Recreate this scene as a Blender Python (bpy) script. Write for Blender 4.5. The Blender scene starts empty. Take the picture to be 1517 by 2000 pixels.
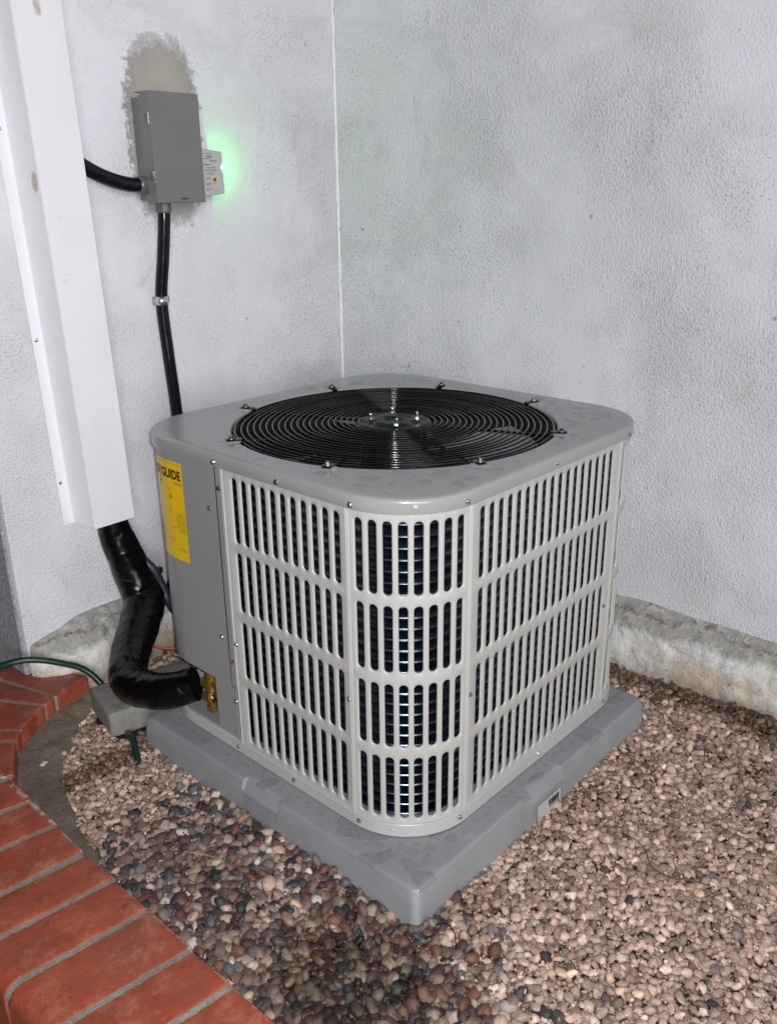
import bpy, bmesh, math, random
import numpy as np
from mathutils import Vector, Matrix, noise, Euler

random.seed(7)
rng = np.random.default_rng(11)
S = bpy.context.scene
COL = S.collection

# ------------------------------------------------------------------ camera
cam_d = bpy.data.cameras.new("camera")
cam = bpy.data.objects.new("camera", cam_d)
COL.objects.link(cam)
S.camera = cam
cam_d.sensor_fit = 'HORIZONTAL'
cam_d.sensor_width = 36.0
cam_d.lens = 36.0 * 1720.7 / 1517.0
cam_d.clip_start = 0.02
cam_d.clip_end = 200
CR = Vector((0.67268584, -0.73985417, -0.01046766))
CU = Vector((0.26267651, 0.22555598, 0.93815007))
CF = Vector((0.69173319, 0.63382988, -0.34607062))
CP = Vector((-1.34223993, -1.21112312, 1.17681744))
m = Matrix((CR, CU, -CF)).transposed().to_4x4()
m.translation = CP
cam.matrix_world = m

# ------------------------------------------------------------------ world: night sky
W = bpy.data.worlds.new("World")
S.world = W
W.use_nodes = True
wn = W.node_tree
sky = wn.nodes.new("ShaderNodeTexSky")
sky.sky_type = 'NISHITA'
sky.sun_disc = False
sky.sun_elevation = math.radians(13)
sky.sun_rotation = math.radians(205)
wn.links.new(sky.outputs[0], wn.nodes["Background"].inputs[0])
wn.nodes["Background"].inputs[1].default_value = 0.006

# ------------------------------------------------------------------ light: from behind the photographer + the phone's flash
sun_d = bpy.data.lights.new("sun", 'SUN')
sun_d.energy = 1.42
sun_d.angle = math.radians(24)
sun_d.color = (1.0, 0.985, 0.97)
sun = bpy.data.objects.new("sun", sun_d)
COL.objects.link(sun)
_h = Vector((CF.x, CF.y, 0)).normalized()
sdir = (_h * math.cos(math.radians(13)) - 0.29 * CR - Vector((0, 0, math.sin(math.radians(13))))).normalized()
sun.rotation_euler = sdir.to_track_quat('-Z', 'Y').to_euler()
fl_d = bpy.data.lights.new("flash", 'POINT')
fl_d.energy = 104
fl_d.shadow_soft_size = 0.012
fl_d.color = (0.97, 0.98, 1.0)
fl = bpy.data.objects.new("flash", fl_d)
COL.objects.link(fl)
fl.location = CP + 0.015 * CR + 0.02 * CU

S.view_settings.view_transform = 'Standard'
S.view_settings.look = 'None'
S.view_settings.gamma = 1
S.view_settings.exposure = 0.0
S.view_settings.use_curve_mapping = False
S.cycles.use_denoising = True
S.cycles.max_bounces = 8
S.cycles.transparent_max_bounces = 12
S.cycles.sample_clamp_indirect = 6
S.cycles.blur_glossy = 0.5

# ------------------------------------------------------------------ constants (metres)
H = 0.395        # half width of the unit
RC = 0.145       # corner radius
SS = H - RC
LA = RC * math.pi / 2
ZB, ZT = 0.059, 0.7164     # unit base and top
PX, PY, PH = -0.0489, -0.0451, 0.4021   # slab centre, half size
WO = Vector((0.5955, 0.7522, 0.0))      # inside corner of the two walls
WR = 0.0202
WALLM = Matrix.Translation(WO) @ Matrix.Rotation(WR, 4, 'Z')

# ------------------------------------------------------------------ helpers
def tag(o, label=None, cat=None, group=None, kind=None):
    if label: o['label'] = label
    if cat: o['category'] = cat
    if group: o['group'] = group
    if kind: o['kind'] = kind
    return o

def wm(o):
    m_ = o.matrix_basis.copy()
    if o.parent: m_ = wm(o.parent) @ o.matrix_parent_inverse @ m_
    return m_

def link(name, me, mat=None, parent=None, mw=None):
    o = bpy.data.objects.new(name, me)
    COL.objects.link(o)
    if mat is not None and me is not None:
        for q in (mat if isinstance(mat, (list, tuple)) else [mat]):
            me.materials.append(q)
    if parent is not None:
        o.parent = parent
    if mw is not None:
        o.matrix_basis = mw if parent is None else wm(parent).inverted() @ mw
    return o

def empty(name, mw=None):
    o = bpy.data.objects.new(name, None)
    COL.objects.link(o)
    if mw is not None:
        o.matrix_basis = mw
    return o

def mesh_from(verts, faces, smooth=False, name="mesh"):
    me = bpy.data.meshes.new(name)
    me.from_pydata([tuple(v) for v in verts], [], faces)
    me.update()
    if smooth:
        me.polygons.foreach_set("use_smooth", [True] * len(me.polygons))
    return me

def bm_mesh(bm, smooth=False, angle=None, recalc=True):
    if recalc: bmesh.ops.recalc_face_normals(bm, faces=bm.faces)
    me = bpy.data.meshes.new("mesh")
    bm.to_mesh(me)
    bm.free()
    if smooth or angle:
        me.polygons.foreach_set("use_smooth", [True] * len(me.polygons))
    if angle:
        me.set_sharp_from_angle(angle=math.radians(angle))
    return me

def box_bm(bm, x0, x1, y0, y1, z0, z1, bevel=0.0, seg=2, mw=None):
    vs = [bm.verts.new((x, y, z)) for z in (z0, z1) for (x, y) in ((x0, y0), (x1, y0), (x1, y1), (x0, y1))]
    fs = [(0, 3, 2, 1), (4, 5, 6, 7), (0, 1, 5, 4), (1, 2, 6, 5), (2, 3, 7, 6), (3, 0, 4, 7)]
    faces = [bm.faces.new([vs[i] for i in f]) for f in fs]
    geom = vs
    if bevel > 0:
        es = list({e for f in faces for e in f.edges})
        r = bmesh.ops.bevel(bm, geom=es, offset=bevel, segments=seg, affect='EDGES', profile=0.5)
        geom = list({v for f in r['faces'] for v in f.verts} | {v for v in vs if v.is_valid})
    if mw is not None:
        bmesh.ops.transform(bm, matrix=mw, verts=[v for v in geom if v.is_valid])
    return geom

def box_mesh(x0, x1, y0, y1, z0, z1, bevel=0.0, seg=2):
    bm = bmesh.new()
    box_bm(bm, x0, x1, y0, y1, z0, z1, bevel, seg)
    return bm_mesh(bm, angle=35)

def cyl_bm(bm, p0, p1, r0, r1=None, n=16, caps=True):
    p0, p1 = Vector(p0), Vector(p1)
    r1 = r0 if r1 is None else r1
    d = (p1 - p0).normalized()
    a = d.orthogonal().normalized()
    b = d.cross(a)
    A = [bm.verts.new(p0 + r0 * (math.cos(t) * a + math.sin(t) * b)) for t in [2 * math.pi * k / n for k in range(n)]]
    B = [bm.verts.new(p1 + r1 * (math.cos(t) * a + math.sin(t) * b)) for t in [2 * math.pi * k / n for k in range(n)]]
    for k in range(n):
        bm.faces.new((A[k], A[(k + 1) % n], B[(k + 1) % n], B[k]))
    if caps:
        bm.faces.new(A[::-1])
        bm.faces.new(B)

def spline(pts, n=10):
    """Catmull-Rom through (point, radius) pairs"""
    P = [Vector(p[:3]) for p in pts]
    R = [p[3] for p in pts]
    P = [2 * P[0] - P[1]] + P + [2 * P[-1] - P[-2]]
    R = [R[0]] + R + [R[-1]]
    out = []
    for i in range(1, len(P) - 2):
        for k in range(n):
            t = k / n
            def cr(a, b, c, d):
                return 0.5 * ((2 * b) + (c - a) * t + (2 * a - 5 * b + 4 * c - d) * t * t + (3 * b - a - 3 * c + d) * t ** 3)
            out.append((cr(P[i - 1], P[i], P[i + 1], P[i + 2]), cr(R[i - 1], R[i], R[i + 1], R[i + 2])))
    out.append((P[-2], R[-2]))
    return out

def tube_mesh(pts, n=16, sub=10, caps=True, wob=None):
    c = spline(pts, sub)
    verts, faces = [], []
    a = None
    for i, (p, r) in enumerate(c):
        q0 = c[max(i - 1, 0)][0]
        q1 = c[min(i + 1, len(c) - 1)][0]
        d = (q1 - q0).normalized()
        if a is None:
            a = d.orthogonal().normalized()
        a = (a - d * a.dot(d)).normalized()
        b = d.cross(a)
        for k in range(n):
            t = 2 * math.pi * k / n
            u = math.cos(t) * a + math.sin(t) * b
            rr = r * (1 + (wob(p + u * r, i, t) if wob else 0))
            verts.append(p + rr * u)
    for i in range(len(c) - 1):
        for k in range(n):
            faces.append((i * n + k, i * n + (k + 1) % n, (i + 1) * n + (k + 1) % n, (i + 1) * n + k))
    if caps:
        faces.append(tuple(range(n))[::-1])
        faces.append(tuple((len(c) - 1) * n + k for k in range(n)))
    me = mesh_from(verts, faces, True)
    me.set_sharp_from_angle(angle=math.radians(60))
    return me

# ------------------------------------------------------------------ materials
def new_mat(name):
    M = bpy.data.materials.new(name)
    M.use_nodes = True
    nt = M.node_tree
    return M, nt, nt.nodes["Principled BSDF"]

class G:
    """tiny node builder"""
    def __init__(self, nt):
        self.nt = nt
    def put(self, node, key, v):
        if v is None: return
        s = node.inputs[key]
        if isinstance(v, bpy.types.NodeSocket):
            self.nt.links.new(v, s)
        else:
            s.default_value = v
    def coord(self, kind='Object'):
        return self.nt.nodes.new("ShaderNodeTexCoord").outputs[kind]
    def mapping(self, vec, loc=(0, 0, 0), scale=(1, 1, 1), rot=(0, 0, 0)):
        n = self.nt.nodes.new("ShaderNodeMapping")
        self.put(n, 0, vec); n.inputs[1].default_value = loc; n.inputs[2].default_value = rot; n.inputs[3].default_value = scale
        return n.outputs[0]
    def noise(self, vec, scale, detail=4, rough=0.55, dist=0.0):
        n = self.nt.nodes.new("ShaderNodeTexNoise")
        self.put(n, "Vector", vec); n.inputs["Scale"].default_value = scale
        n.inputs["Detail"].default_value = detail; n.inputs["Roughness"].default_value = rough
        n.inputs["Distortion"].default_value = dist
        return n.outputs["Fac"]
    def voronoi(self, vec, scale, feature='F1', out="Distance"):
        n = self.nt.nodes.new("ShaderNodeTexVoronoi")
        n.feature = feature
        self.put(n, "Vector", vec); n.inputs["Scale"].default_value = scale
        return n.outputs[out]
    def math(self, op, a, b=None, c=None, clamp=False):
        n = self.nt.nodes.new("ShaderNodeMath"); n.operation = op; n.use_clamp = clamp
        self.put(n, 0, a); self.put(n, 1, b)
        if c is not None: self.put(n, 2, c)
        return n.outputs[0]
    def ramp(self, v, a, b, lo=0.0, hi=1.0):
        n = self.nt.nodes.new("ShaderNodeMapRange")
        n.clamp = True
        self.put(n, 0, v); n.inputs[1].default_value = a; n.inputs[2].default_value = b
        n.inputs[3].default_value = lo; n.inputs[4].default_value = hi
        return n.outputs[0]
    def mix(self, f, a, b):
        n = self.nt.nodes.new("ShaderNodeMix"); n.data_type = 'RGBA'
        self.put(n, 0, f)
        for k, v in ((6, a), (7, b)):
            if not isinstance(v, bpy.types.NodeSocket): v = (*v[:3], 1)
            self.put(n, k, v)
        return n.outputs[2]
    def sep(self, vec):
        n = self.nt.nodes.new("ShaderNodeSeparateXYZ"); self.put(n, 0, vec)
        return n.outputs
    def bump(self, h, strength=0.3, dist=0.01, normal=None):
        n = self.nt.nodes.new("ShaderNodeBump")
        self.put(n, "Height", h); n.inputs["Strength"].default_value = strength
        n.inputs["Distance"].default_value = dist
        if normal is not None: self.put(n, "Normal", normal)
        return n.outputs[0]

def simple(name, col, rough=0.5, metal=0.0, var=0.0, vscale=20, bump=0.0, bscale=200, coat=0.0, spec=0.5, rvar=0.0):
    M, nt, P = new_mat(name)
    g = G(nt)
    c = g.coord()
    if var > 0:
        f = g.noise(c, vscale, 5, 0.6)
        f = g.ramp(f, 0.3, 0.7)
        a = tuple(x * (1 - var) for x in col); b = tuple(min(1, x * (1 + var)) for x in col)
        nt.links.new(g.mix(f, a, b), P.inputs["Base Color"])
    else:
        P.inputs["Base Color"].default_value = (*col, 1)
    if rvar > 0:
        f = g.noise(c, vscale * 1.7, 4)
        nt.links.new(g.ramp(f, 0.3, 0.7, max(0, rough - rvar), rough + rvar), P.inputs["Roughness"])
    else:
        P.inputs["Roughness"].default_value = rough
    P.inputs["Metallic"].default_value = metal
    P.inputs["Coat Weight"].default_value = coat
    P.inputs["Coat Roughness"].default_value = 0.15
    P.inputs["Specular IOR Level"].default_value = spec
    if bump > 0:
        nt.links.new(g.bump(g.noise(c, bscale, 5), bump, 0.002), P.inputs["Normal"])
    return M

M_paint = simple("painted_steel_beige_grey", (0.42, 0.418, 0.405), 0.34, var=0.03, vscale=8, bump=0.05, bscale=700, rvar=0.05)
M_panel = simple("painted_steel_grey", (0.25, 0.25, 0.252), 0.36, var=0.03, vscale=6, bump=0.06, bscale=500, rvar=0.05)
M_box = simple("grey_enamel", (0.155, 0.16, 0.157), 0.42, var=0.04, vscale=15, bump=0.04, bscale=400)
M_black_wire = simple("glossy_black_coating", (0.0025, 0.0025, 0.0025), 0.12, spec=0.34, rvar=0.05, vscale=60)
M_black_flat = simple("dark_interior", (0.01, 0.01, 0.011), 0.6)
M_motor = simple("wet_black_plate", (0.008, 0.011, 0.010), 0.30, bump=0.6, bscale=60, spec=0.10)
M_chrome = simple("zinc_plated_steel", (0.72, 0.72, 0.72), 0.18, metal=1.0, bump=0.15, bscale=900)
M_galv = simple("galvanised_strap", (0.6, 0.62, 0.65), 0.3, metal=0.9, var=0.1, vscale=80)
M_brass = simple("brass", (0.62, 0.40, 0.12), 0.25, metal=1.0, var=0.15, vscale=60, bump=0.2, bscale=300)
M_brass_d = simple("dull_brass", (0.30, 0.18, 0.045), 0.45, metal=0.8, var=0.2, vscale=80)
M_conduit = simple("black_conduit", (0.005, 0.006, 0.011), 0.24, var=0.1, rvar=0.06, vscale=30, spec=0.3)
M_conduit_g = simple("slate_conduit", (0.022, 0.024, 0.036), 0.45, var=0.1)
M_nut = simple("grey_connector", (0.10, 0.10, 0.105), 0.4, var=0.1, vscale=50)
M_yellow = simple("yellow_paper_label", (0.72, 0.47, 0.01), 0.33, var=0.05, vscale=12)
M_ink = simple("black_print", (0.012, 0.011, 0.01), 0.5)
M_ink2 = simple("faded_print", (0.30, 0.17, 0.015), 0.5)
M_white_lbl = simple("white_label", (0.42, 0.42, 0.42), 0.4, var=0.05, vscale=60)
M_orange = simple("orange_print", (0.62, 0.30, 0.04), 0.5)
M_blade = simple("fan_blade_aluminium", (0.42, 0.42, 0.425), 0.5, metal=0.1, var=0.06)
M_hose = simple("green_rubber_hose", (0.002, 0.030, 0.019), 0.36, var=0.15, vscale=40, rvar=0.08)
M_wire_o = simple("orange_cable", (0.45, 0.07, 0.02), 0.4)
M_tie = simple("black_zip_tie", (0.008, 0.008, 0.008), 0.35)
M_twig = simple("twig_bark", (0.13, 0.075, 0.035), 0.8, var=0.3, vscale=80)
M_paperbit = simple("white_paint_chip", (0.7, 0.68, 0.66), 0.6)

def mat_wrap():
    M, nt, P = new_mat("black_vinyl_wrap"); g = G(nt); c = g.coord()
    P.inputs["Base Color"].default_value = (0.002, 0.002, 0.002, 1)
    P.inputs["Specular IOR Level"].default_value = 0.3
    nt.links.new(g.ramp(g.noise(c, 14, 3), 0.35, 0.7, 0.2, 0.36), P.inputs["Roughness"])
    b1 = g.bump(g.noise(g.mapping(c, scale=(1, 1, 1.3)), 15, 2, 0.4, 0.9), 0.55, 0.014)
    b2 = g.bump(g.noise(g.mapping(c, scale=(1, 1, 2.5)), 60, 2), 0.10, 0.003, b1)
    nt.links.new(b2, P.inputs["Normal"])
    return M
M_wrap = mat_wrap()

def mat_duct():
    M, nt, P = new_mat("white_aluminium_duct"); g = G(nt); c = g.coord()
    f = g.ramp(g.noise(c, 30, 5, 0.7), 0.62, 0.74)
    sm = g.ramp(g.noise(g.mapping(c, scale=(1, 1, .4)), 12, 4), 0.45, 0.8)
    col = g.mix(g.math('MULTIPLY', sm, 0.5), (0.76, 0.76, 0.81), (0.66, 0.65, 0.64))
    col = g.mix(g.math('MULTIPLY', f, 0.35), col, (0.42, 0.38, 0.30))
    # a few brown scuffs
    x, y, z = g.sep(c)
    v = g.voronoi(g.mapping(c, scale=(9, 9, 4.2), loc=(0.3, 0, 0.6)), 1.0)
    vv = g.math('ADD', v, g.math('MULTIPLY', g.noise(c, 90, 4), 0.10))
    col = g.mix(g.ramp(vv, 0.155, 0.12, 0, 0.7), col, (0.34, 0.27, 0.19))
    nt.links.new(col, P.inputs["Base Color"])
    P.inputs["Roughness"].default_value = 0.38
    nt.links.new(g.bump(g.noise(c, 9, 3), 0.08, 0.01), P.inputs["Normal"])
    return M
M_duct = mat_duct()

def mat_stucco(name, which):
    M, nt, P = new_mat(name); g = G(nt); c = g.coord()
    big = g.noise(c, 1.6, 5, 0.6)
    mid = g.noise(c, 9, 5, 0.65)
    fine = g.noise(c, 175, 4, 0.55)
    fine2 = g.noise(c, 330, 4, 0.6)
    base = g.mix(g.ramp(big, 0.35, 0.68), (0.72, 0.715, 0.78), (0.62, 0.63, 0.66))
    base = g.mix(g.ramp(mid, 0.5, 0.8, 0, 0.55), base, (0.58, 0.59, 0.59))
    st = g.ramp(g.noise(g.mapping(c, loc=(11, 3, 6)), 2.3, 6, 0.68, 0.7), 0.50, 0.60)
    base = g.mix(g.math('MULTIPLY', st, 0.30), base, (0.50, 0.50, 0.485))
    sm = g.ramp(g.noise(g.mapping(c, loc=(1, 8, 2), scale=(1, 1, 0.5)), 7, 6, 0.75, 1.0), 0.60, 0.70)
    base = g.mix(g.math('MULTIPLY', sm, 0.35), base, (0.42, 0.40, 0.385))
    # grime caught in the pits of the texture
    pit = g.ramp(fine, 0.46, 0.34, 0, 1)
    area = g.ramp(g.noise(g.mapping(c, loc=(3, 5, 1)), 2.6, 4, 0.7), 0.47, 0.62, 0.05, 0.65)
    base = g.mix(g.math('MULTIPLY', pit, area), base, (0.27, 0.275, 0.27))
    # small chips and specks
    sp = g.ramp(g.math('ADD', g.voronoi(c, 19), g.math('MULTIPLY', g.noise(c, 200, 3), 0.08)), 0.15, 0.11)
    msk = g.ramp(g.noise(c, 5.0, 3), 0.54, 0.64)
    base = g.mix(g.math('MULTIPLY', g.math('MULTIPLY', sp, msk), 0.7), base, (0.22, 0.20, 0.18))
    x, y, z = g.sep(c)
    h = g.math('ADD', g.math('MULTIPLY', fine, 1.0), g.math('MULTIPLY', fine2, 0.35))
    h = g.math('ADD', h, g.math('MULTIPLY', g.noise(c, 80, 3), 0.45))
    rough_area = g.ramp(g.noise(g.mapping(c, loc=(1, 2, 7)), 2.2, 3), 0.40, 0.62, 0.35, 1.35)
    h = g.math('MULTIPLY', h, rough_area)
    # bead of sealant running down the inside corner
    cx = x if which == 'left' else y
    d = g.math('ABSOLUTE', cx)
    d = g.math('ADD', d, g.math('MULTIPLY', g.math('SUBTRACT', g.noise(c, 45, 6, 0.75), 0.5), 0.024))
    bead = g.ramp(d, 0.009, 0.004)
    broken = g.ramp(g.noise(g.mapping(c, scale=(1, 1, 1)), 8, 4), 0.38, 0.52)
    bead = g.math('MULTIPLY', bead, broken)
    base = g.mix(g.math('MULTIPLY', bead, 0.8), base, (0.72, 0.72, 0.70))
    h = g.math('ADD', h, g.math('MULTIPLY', bead, 0.8))
    if which == 'left':
        # bare render left round the electrical box where the white paint stops
        nx = g.math('ADD', x, g.math('MULTIPLY', g.math('SUBTRACT', g.noise(c, 40, 8, 0.82), 0.5), 0.15))
        nz = g.math('ADD', z, g.math('MULTIPLY', g.math('SUBTRACT', g.noise(g.mapping(c, loc=(4, 4, 4)), 40, 8, 0.82), 0.5), 0.15))
        px = g.math('POWER', g.math('ABSOLUTE', g.math('DIVIDE', g.math('ADD', nx, 0.590), 0.097)), 3.0)
        pz = g.math('POWER', g.math('ABSOLUTE', g.math('DIVIDE', g.math('SUBTRACT', nz, 1.298), 0.200)), 3.0)
        sdf = g.math('ADD', g.math('ADD', px, pz), g.ramp(z, 1.20, 1.12, 0, 0.15))
        sdf = g.math('ADD', sdf, g.math('MULTIPLY', g.math('SUBTRACT', g.noise(c, 110, 6, 0.8), 0.5), 0.9))
        patch = g.ramp(sdf, 1.35, 0.75)
        bare = g.mix(g.ramp(mid, 0.3, 0.7), (0.40, 0.375, 0.34), (0.33, 0.31, 0.285))
        bare = g.mix(g.ramp(fine2, 0.62, 0.7, 0, .3), bare, (0.5, 0.47, 0.44))
        rim = g.math('MULTIPLY', g.ramp(sdf, 0.35, 0.8), 0.2)
        bare = g.mix(rim, bare, (0.24, 0.225, 0.21))
        base = g.mix(patch, base, bare)
        h = g.math('SUBTRACT', h, g.math('MULTIPLY', patch, 0.35))
    nt.links.new(base, P.inputs["Base Color"])
    P.inputs["Roughness"].default_value = 0.75
    P.inputs["Specular IOR Level"].default_value = 0.25
    nt.links.new(g.bump(h, 1.0, 0.0040), P.inputs["Normal"])
    return M
M_stL = mat_stucco("white_stucco_left", 'left')
M_stR = mat_stucco("white_stucco_right", 'right')

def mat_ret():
    M, nt, P = new_mat("shaded_stucco"); g = G(nt); c = g.coord()
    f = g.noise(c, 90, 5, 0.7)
    col = g.mix(g.ramp(f, 0.4, 0.62), (0.20, 0.20, 0.225), (0.36, 0.36, 0.39))  # grey carries the shade of a face the light only grazes
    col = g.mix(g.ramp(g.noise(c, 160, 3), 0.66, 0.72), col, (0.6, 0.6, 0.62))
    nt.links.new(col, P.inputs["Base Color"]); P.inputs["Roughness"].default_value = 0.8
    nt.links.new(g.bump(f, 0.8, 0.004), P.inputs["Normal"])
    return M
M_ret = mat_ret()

def mat_footing():
    M, nt, P = new_mat("flaking_painted_concrete"); g = G(nt); c = g.coord()
    x, y, z = g.sep(c)
    n1 = g.noise(c, 7, 6, 0.65); n2 = g.noise(c, 45, 6, 0.7); n3 = g.noise(c, 220, 4)
    grey = g.mix(g.ramp(n2, 0.35, 0.65), (0.27, 0.26, 0.245), (0.42, 0.41, 0.39))
    white = g.mix(g.ramp(n2, 0.3, 0.7), (0.58, 0.57, 0.55), (0.76, 0.75, 0.74))
    ochre = g.mix(g.ramp(n2, 0.3, 0.7), (0.46, 0.33, 0.19), (0.56, 0.46, 0.34))
    # the upper slope is bare, the face below it still carries paint
    zz = g.math('ADD', z, g.math('MULTIPLY', g.math('SUBTRACT', n1, 0.5), 0.10))
    col = g.mix(g.ramp(zz, 0.095, 0.112), white, grey)
    lowm = g.math('MULTIPLY', g.ramp(zz, 0.075, 0.045), g.ramp(g.noise(g.mapping(c, loc=(2, 9, 0)), 5, 3), 0.42, 0.54))
    col = g.mix(g.math('MULTIPLY', lowm, 0.8), col, ochre)
    fl = g.ramp(g.noise(g.mapping(c, loc=(5, 1, 2)), 18, 6, 0.75), 0.54, 0.58)
    col = g.mix(g.math('MULTIPLY', fl, 0.55), col, (0.60, 0.59, 0.57))
    dk = g.ramp(g.noise(g.mapping(c, loc=(7, 3, 2)), 55, 6, 0.8), 0.60, 0.66)
    soil = g.math('MULTIPLY', g.ramp(z, 0.030, 0.004), g.ramp(n2, 0.35, 0.6))
    col = g.mix(g.math('MULTIPLY', soil, 0.7), col, (0.20, 0.14, 0.09))
    col = g.mix(g.math('MULTIPLY', dk, 0.8), col, (0.10, 0.075, 0.06))
    crack = g.math('MULTIPLY', g.ramp(g.math('ABSOLUTE', g.math('SUBTRACT', zz, 0.142)), 0.006, 0.001), g.ramp(n2, 0.42, 0.55))
    col = g.mix(g.math('MULTIPLY', crack, 0.7), col, (0.09, 0.05, 0.045))
    nt.links.new(col, P.inputs["Base Color"])
    P.inputs["Roughness"].default_value = 0.8
    h = g.math('ADD', g.math('MULTIPLY', n2, 1.5), g.math('MULTIPLY', n3, 0.4))
    h = g.math('ADD', h, g.math('MULTIPLY', fl, 0.25))
    nt.links.new(g.bump(h, 0.8, 0.006), P.inputs["Normal"])
    return M
M_foot = mat_footing()

def mat_plastic_slab():
    M, nt, P = new_mat("grey_composite_slab"); g = G(nt); c = g.coord()
    n = g.noise(c, 12, 5, 0.6); n2 = g.noise(c, 3, 4)
    col = g.mix(g.ramp(n, 0.3, 0.7), (0.215, 0.222, 0.236), (0.262, 0.268, 0.282))
    # puddles left standing on the top face
    x, y, z = g.sep(c)
    pud = g.ramp(g.noise(g.mapping(c, loc=(0.7, 0.2, 0), scale=(1, 1, 0.01)), 9, 2, 0.4, 0.6), 0.59, 0.615)
    top = g.ramp(z, 0.052, 0.056)
    wet = g.math('MULTIPLY', pud, top)
    col = g.mix(g.math('MULTIPLY', wet, 0.30), col, (0.12, 0.12, 0.125))
    nt.links.new(col, P.inputs["Base Color"])
    nt.links.new(g.math('SUBTRACT', g.ramp(n2, 0.3, 0.7, 0.42, 0.55), g.math('MULTIPLY', wet, 0.36)), P.inputs["Roughness"])
    b = g.bump(g.noise(c, 420, 3), 0.12, 0.002)
    nt.links.new(g.bump(wet, 0.35, 0.003, b), P.inputs["Normal"])
    return M
M_slab = mat_plastic_slab()

def mat_brick():
    M, nt, P = new_mat("wet_red_brick"); g = G(nt); c = g.coord()
    oi = nt.nodes.new("ShaderNodeObjectInfo").outputs["Random"]
    n1 = g.noise(c, 10, 5, 0.6, 0.4); n2 = g.noise(c, 38, 5, 0.7); n3 = g.noise(c, 320, 4)
    col = g.mix(g.ramp(n1, 0.32, 0.68), (0.27, 0.042, 0.016), (0.37, 0.082, 0.038))
    col = g.mix(g.math('MULTIPLY', oi, 0.35), col, (0.26, 0.05, 0.025))
    blot = g.ramp(g.noise(g.mapping(c, loc=(2, 7, 1)), 7, 5, 0.65, 0.8), 0.44, 0.62)
    col = g.mix(g.math('MULTIPLY', blot, 0.6), col, (0.20, 0.062, 0.040))
    dusty = g.ramp(g.noise(g.mapping(c, loc=(5, 2, 8)), 17, 7, 0.78), 0.50, 0.66, 0, 0.75)
    col = g.mix(dusty, col, (0.42, 0.15, 0.10))
    dark = g.ramp(g.noise(g.mapping(c, loc=(3, 1, 4)), 24, 4), 0.64, 0.70, 0, 0.5)
    col = g.mix(dark, col, (0.17, 0.025, 0.01))
    chip = g.ramp(g.noise(g.mapping(c, loc=(9, 1, 4)), 60, 5, 0.7), 0.70, 0.74, 0, 0.7)
    col = g.mix(chip, col, (0.50, 0.36, 0.30))
    wx_ = g.sep(c)[0]
    bl = g.math('MULTIPLY', g.ramp(g.math('ABSOLUTE', g.math('ADD', wx_, 0.767)), 0.007, 0.002), g.ramp(g.noise(c, 30, 5, 0.8), 0.46, 0.56))
    col = g.mix(g.math('MULTIPLY', bl, 0.75), col, (0.60, 0.50, 0.46))
    nt.links.new(col, P.inputs["Base Color"])
    nt.links.new(g.ramp(n1, 0.3, 0.7, 0.30, 0.55), P.inputs["Roughness"])
    h = g.math('ADD', g.math('MULTIPLY', n2, 1.0), g.math('MULTIPLY', n3, 0.25))
    pore = g.ramp(g.voronoi(c, 150), 0.16, 0.08)
    h = g.math('SUBTRACT', h, g.math('MULTIPLY', pore, 0.6))
    nt.links.new(g.bump(h, 0.7, 0.0035), P.inputs["Normal"])
    return M
M_brick = mat_brick()

def mat_cement(name, a, b, scale=60, bump=0.8, spark=True, rough=0.75):
    M, nt, P = new_mat(name); g = G(nt); c = g.coord()
    n1 = g.noise(c, scale, 6, 0.7); n2 = g.noise(c, scale * 5, 4); n0 = g.noise(c, 6, 4)
    col = g.mix(g.ramp(n1, 0.35, 0.65), a, b)
    col = g.mix(g.ramp(n0, 0.35, 0.7, 0, 0.5), col, tuple(x * 0.6 for x in a))
    if spark:
        col = g.mix(g.ramp(n2, 0.66, 0.70, 0, 0.8), col, (0.6, 0.57, 0.52))
        col = g.mix(g.ramp(n2, 0.34, 0.30, 0, 0.7), col, (0.07, 0.06, 0.05))
    nt.links.new(col, P.inputs["Base Color"]); P.inputs["Roughness"].default_value = rough
    h = g.math('ADD', n1, g.math('MULTIPLY', n2, 0.6))
    nt.links.new(g.bump(h, bump, 0.005), P.inputs["Normal"])
    return M
M_mortar = mat_cement("sanded_mortar", (0.26, 0.24, 0.205), (0.40, 0.37, 0.32), 120)
M_bed = mat_cement("wet_rough_cement", (0.16, 0.13, 0.095), (0.27, 0.215, 0.16), 70, 0.9)
M_block = mat_cement("concrete_block", (0.19, 0.185, 0.17), (0.27, 0.26, 0.24), 50, 0.55)
M_soil = mat_cement("wet_soil", (0.022, 0.015, 0.010), (0.05, 0.034, 0.024), 80, 0.8, rough=0.6)
M_pave = mat_cement("dark_paving", (0.05, 0.035, 0.03), (0.09, 0.065, 0.055), 60, 0.6)

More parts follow.
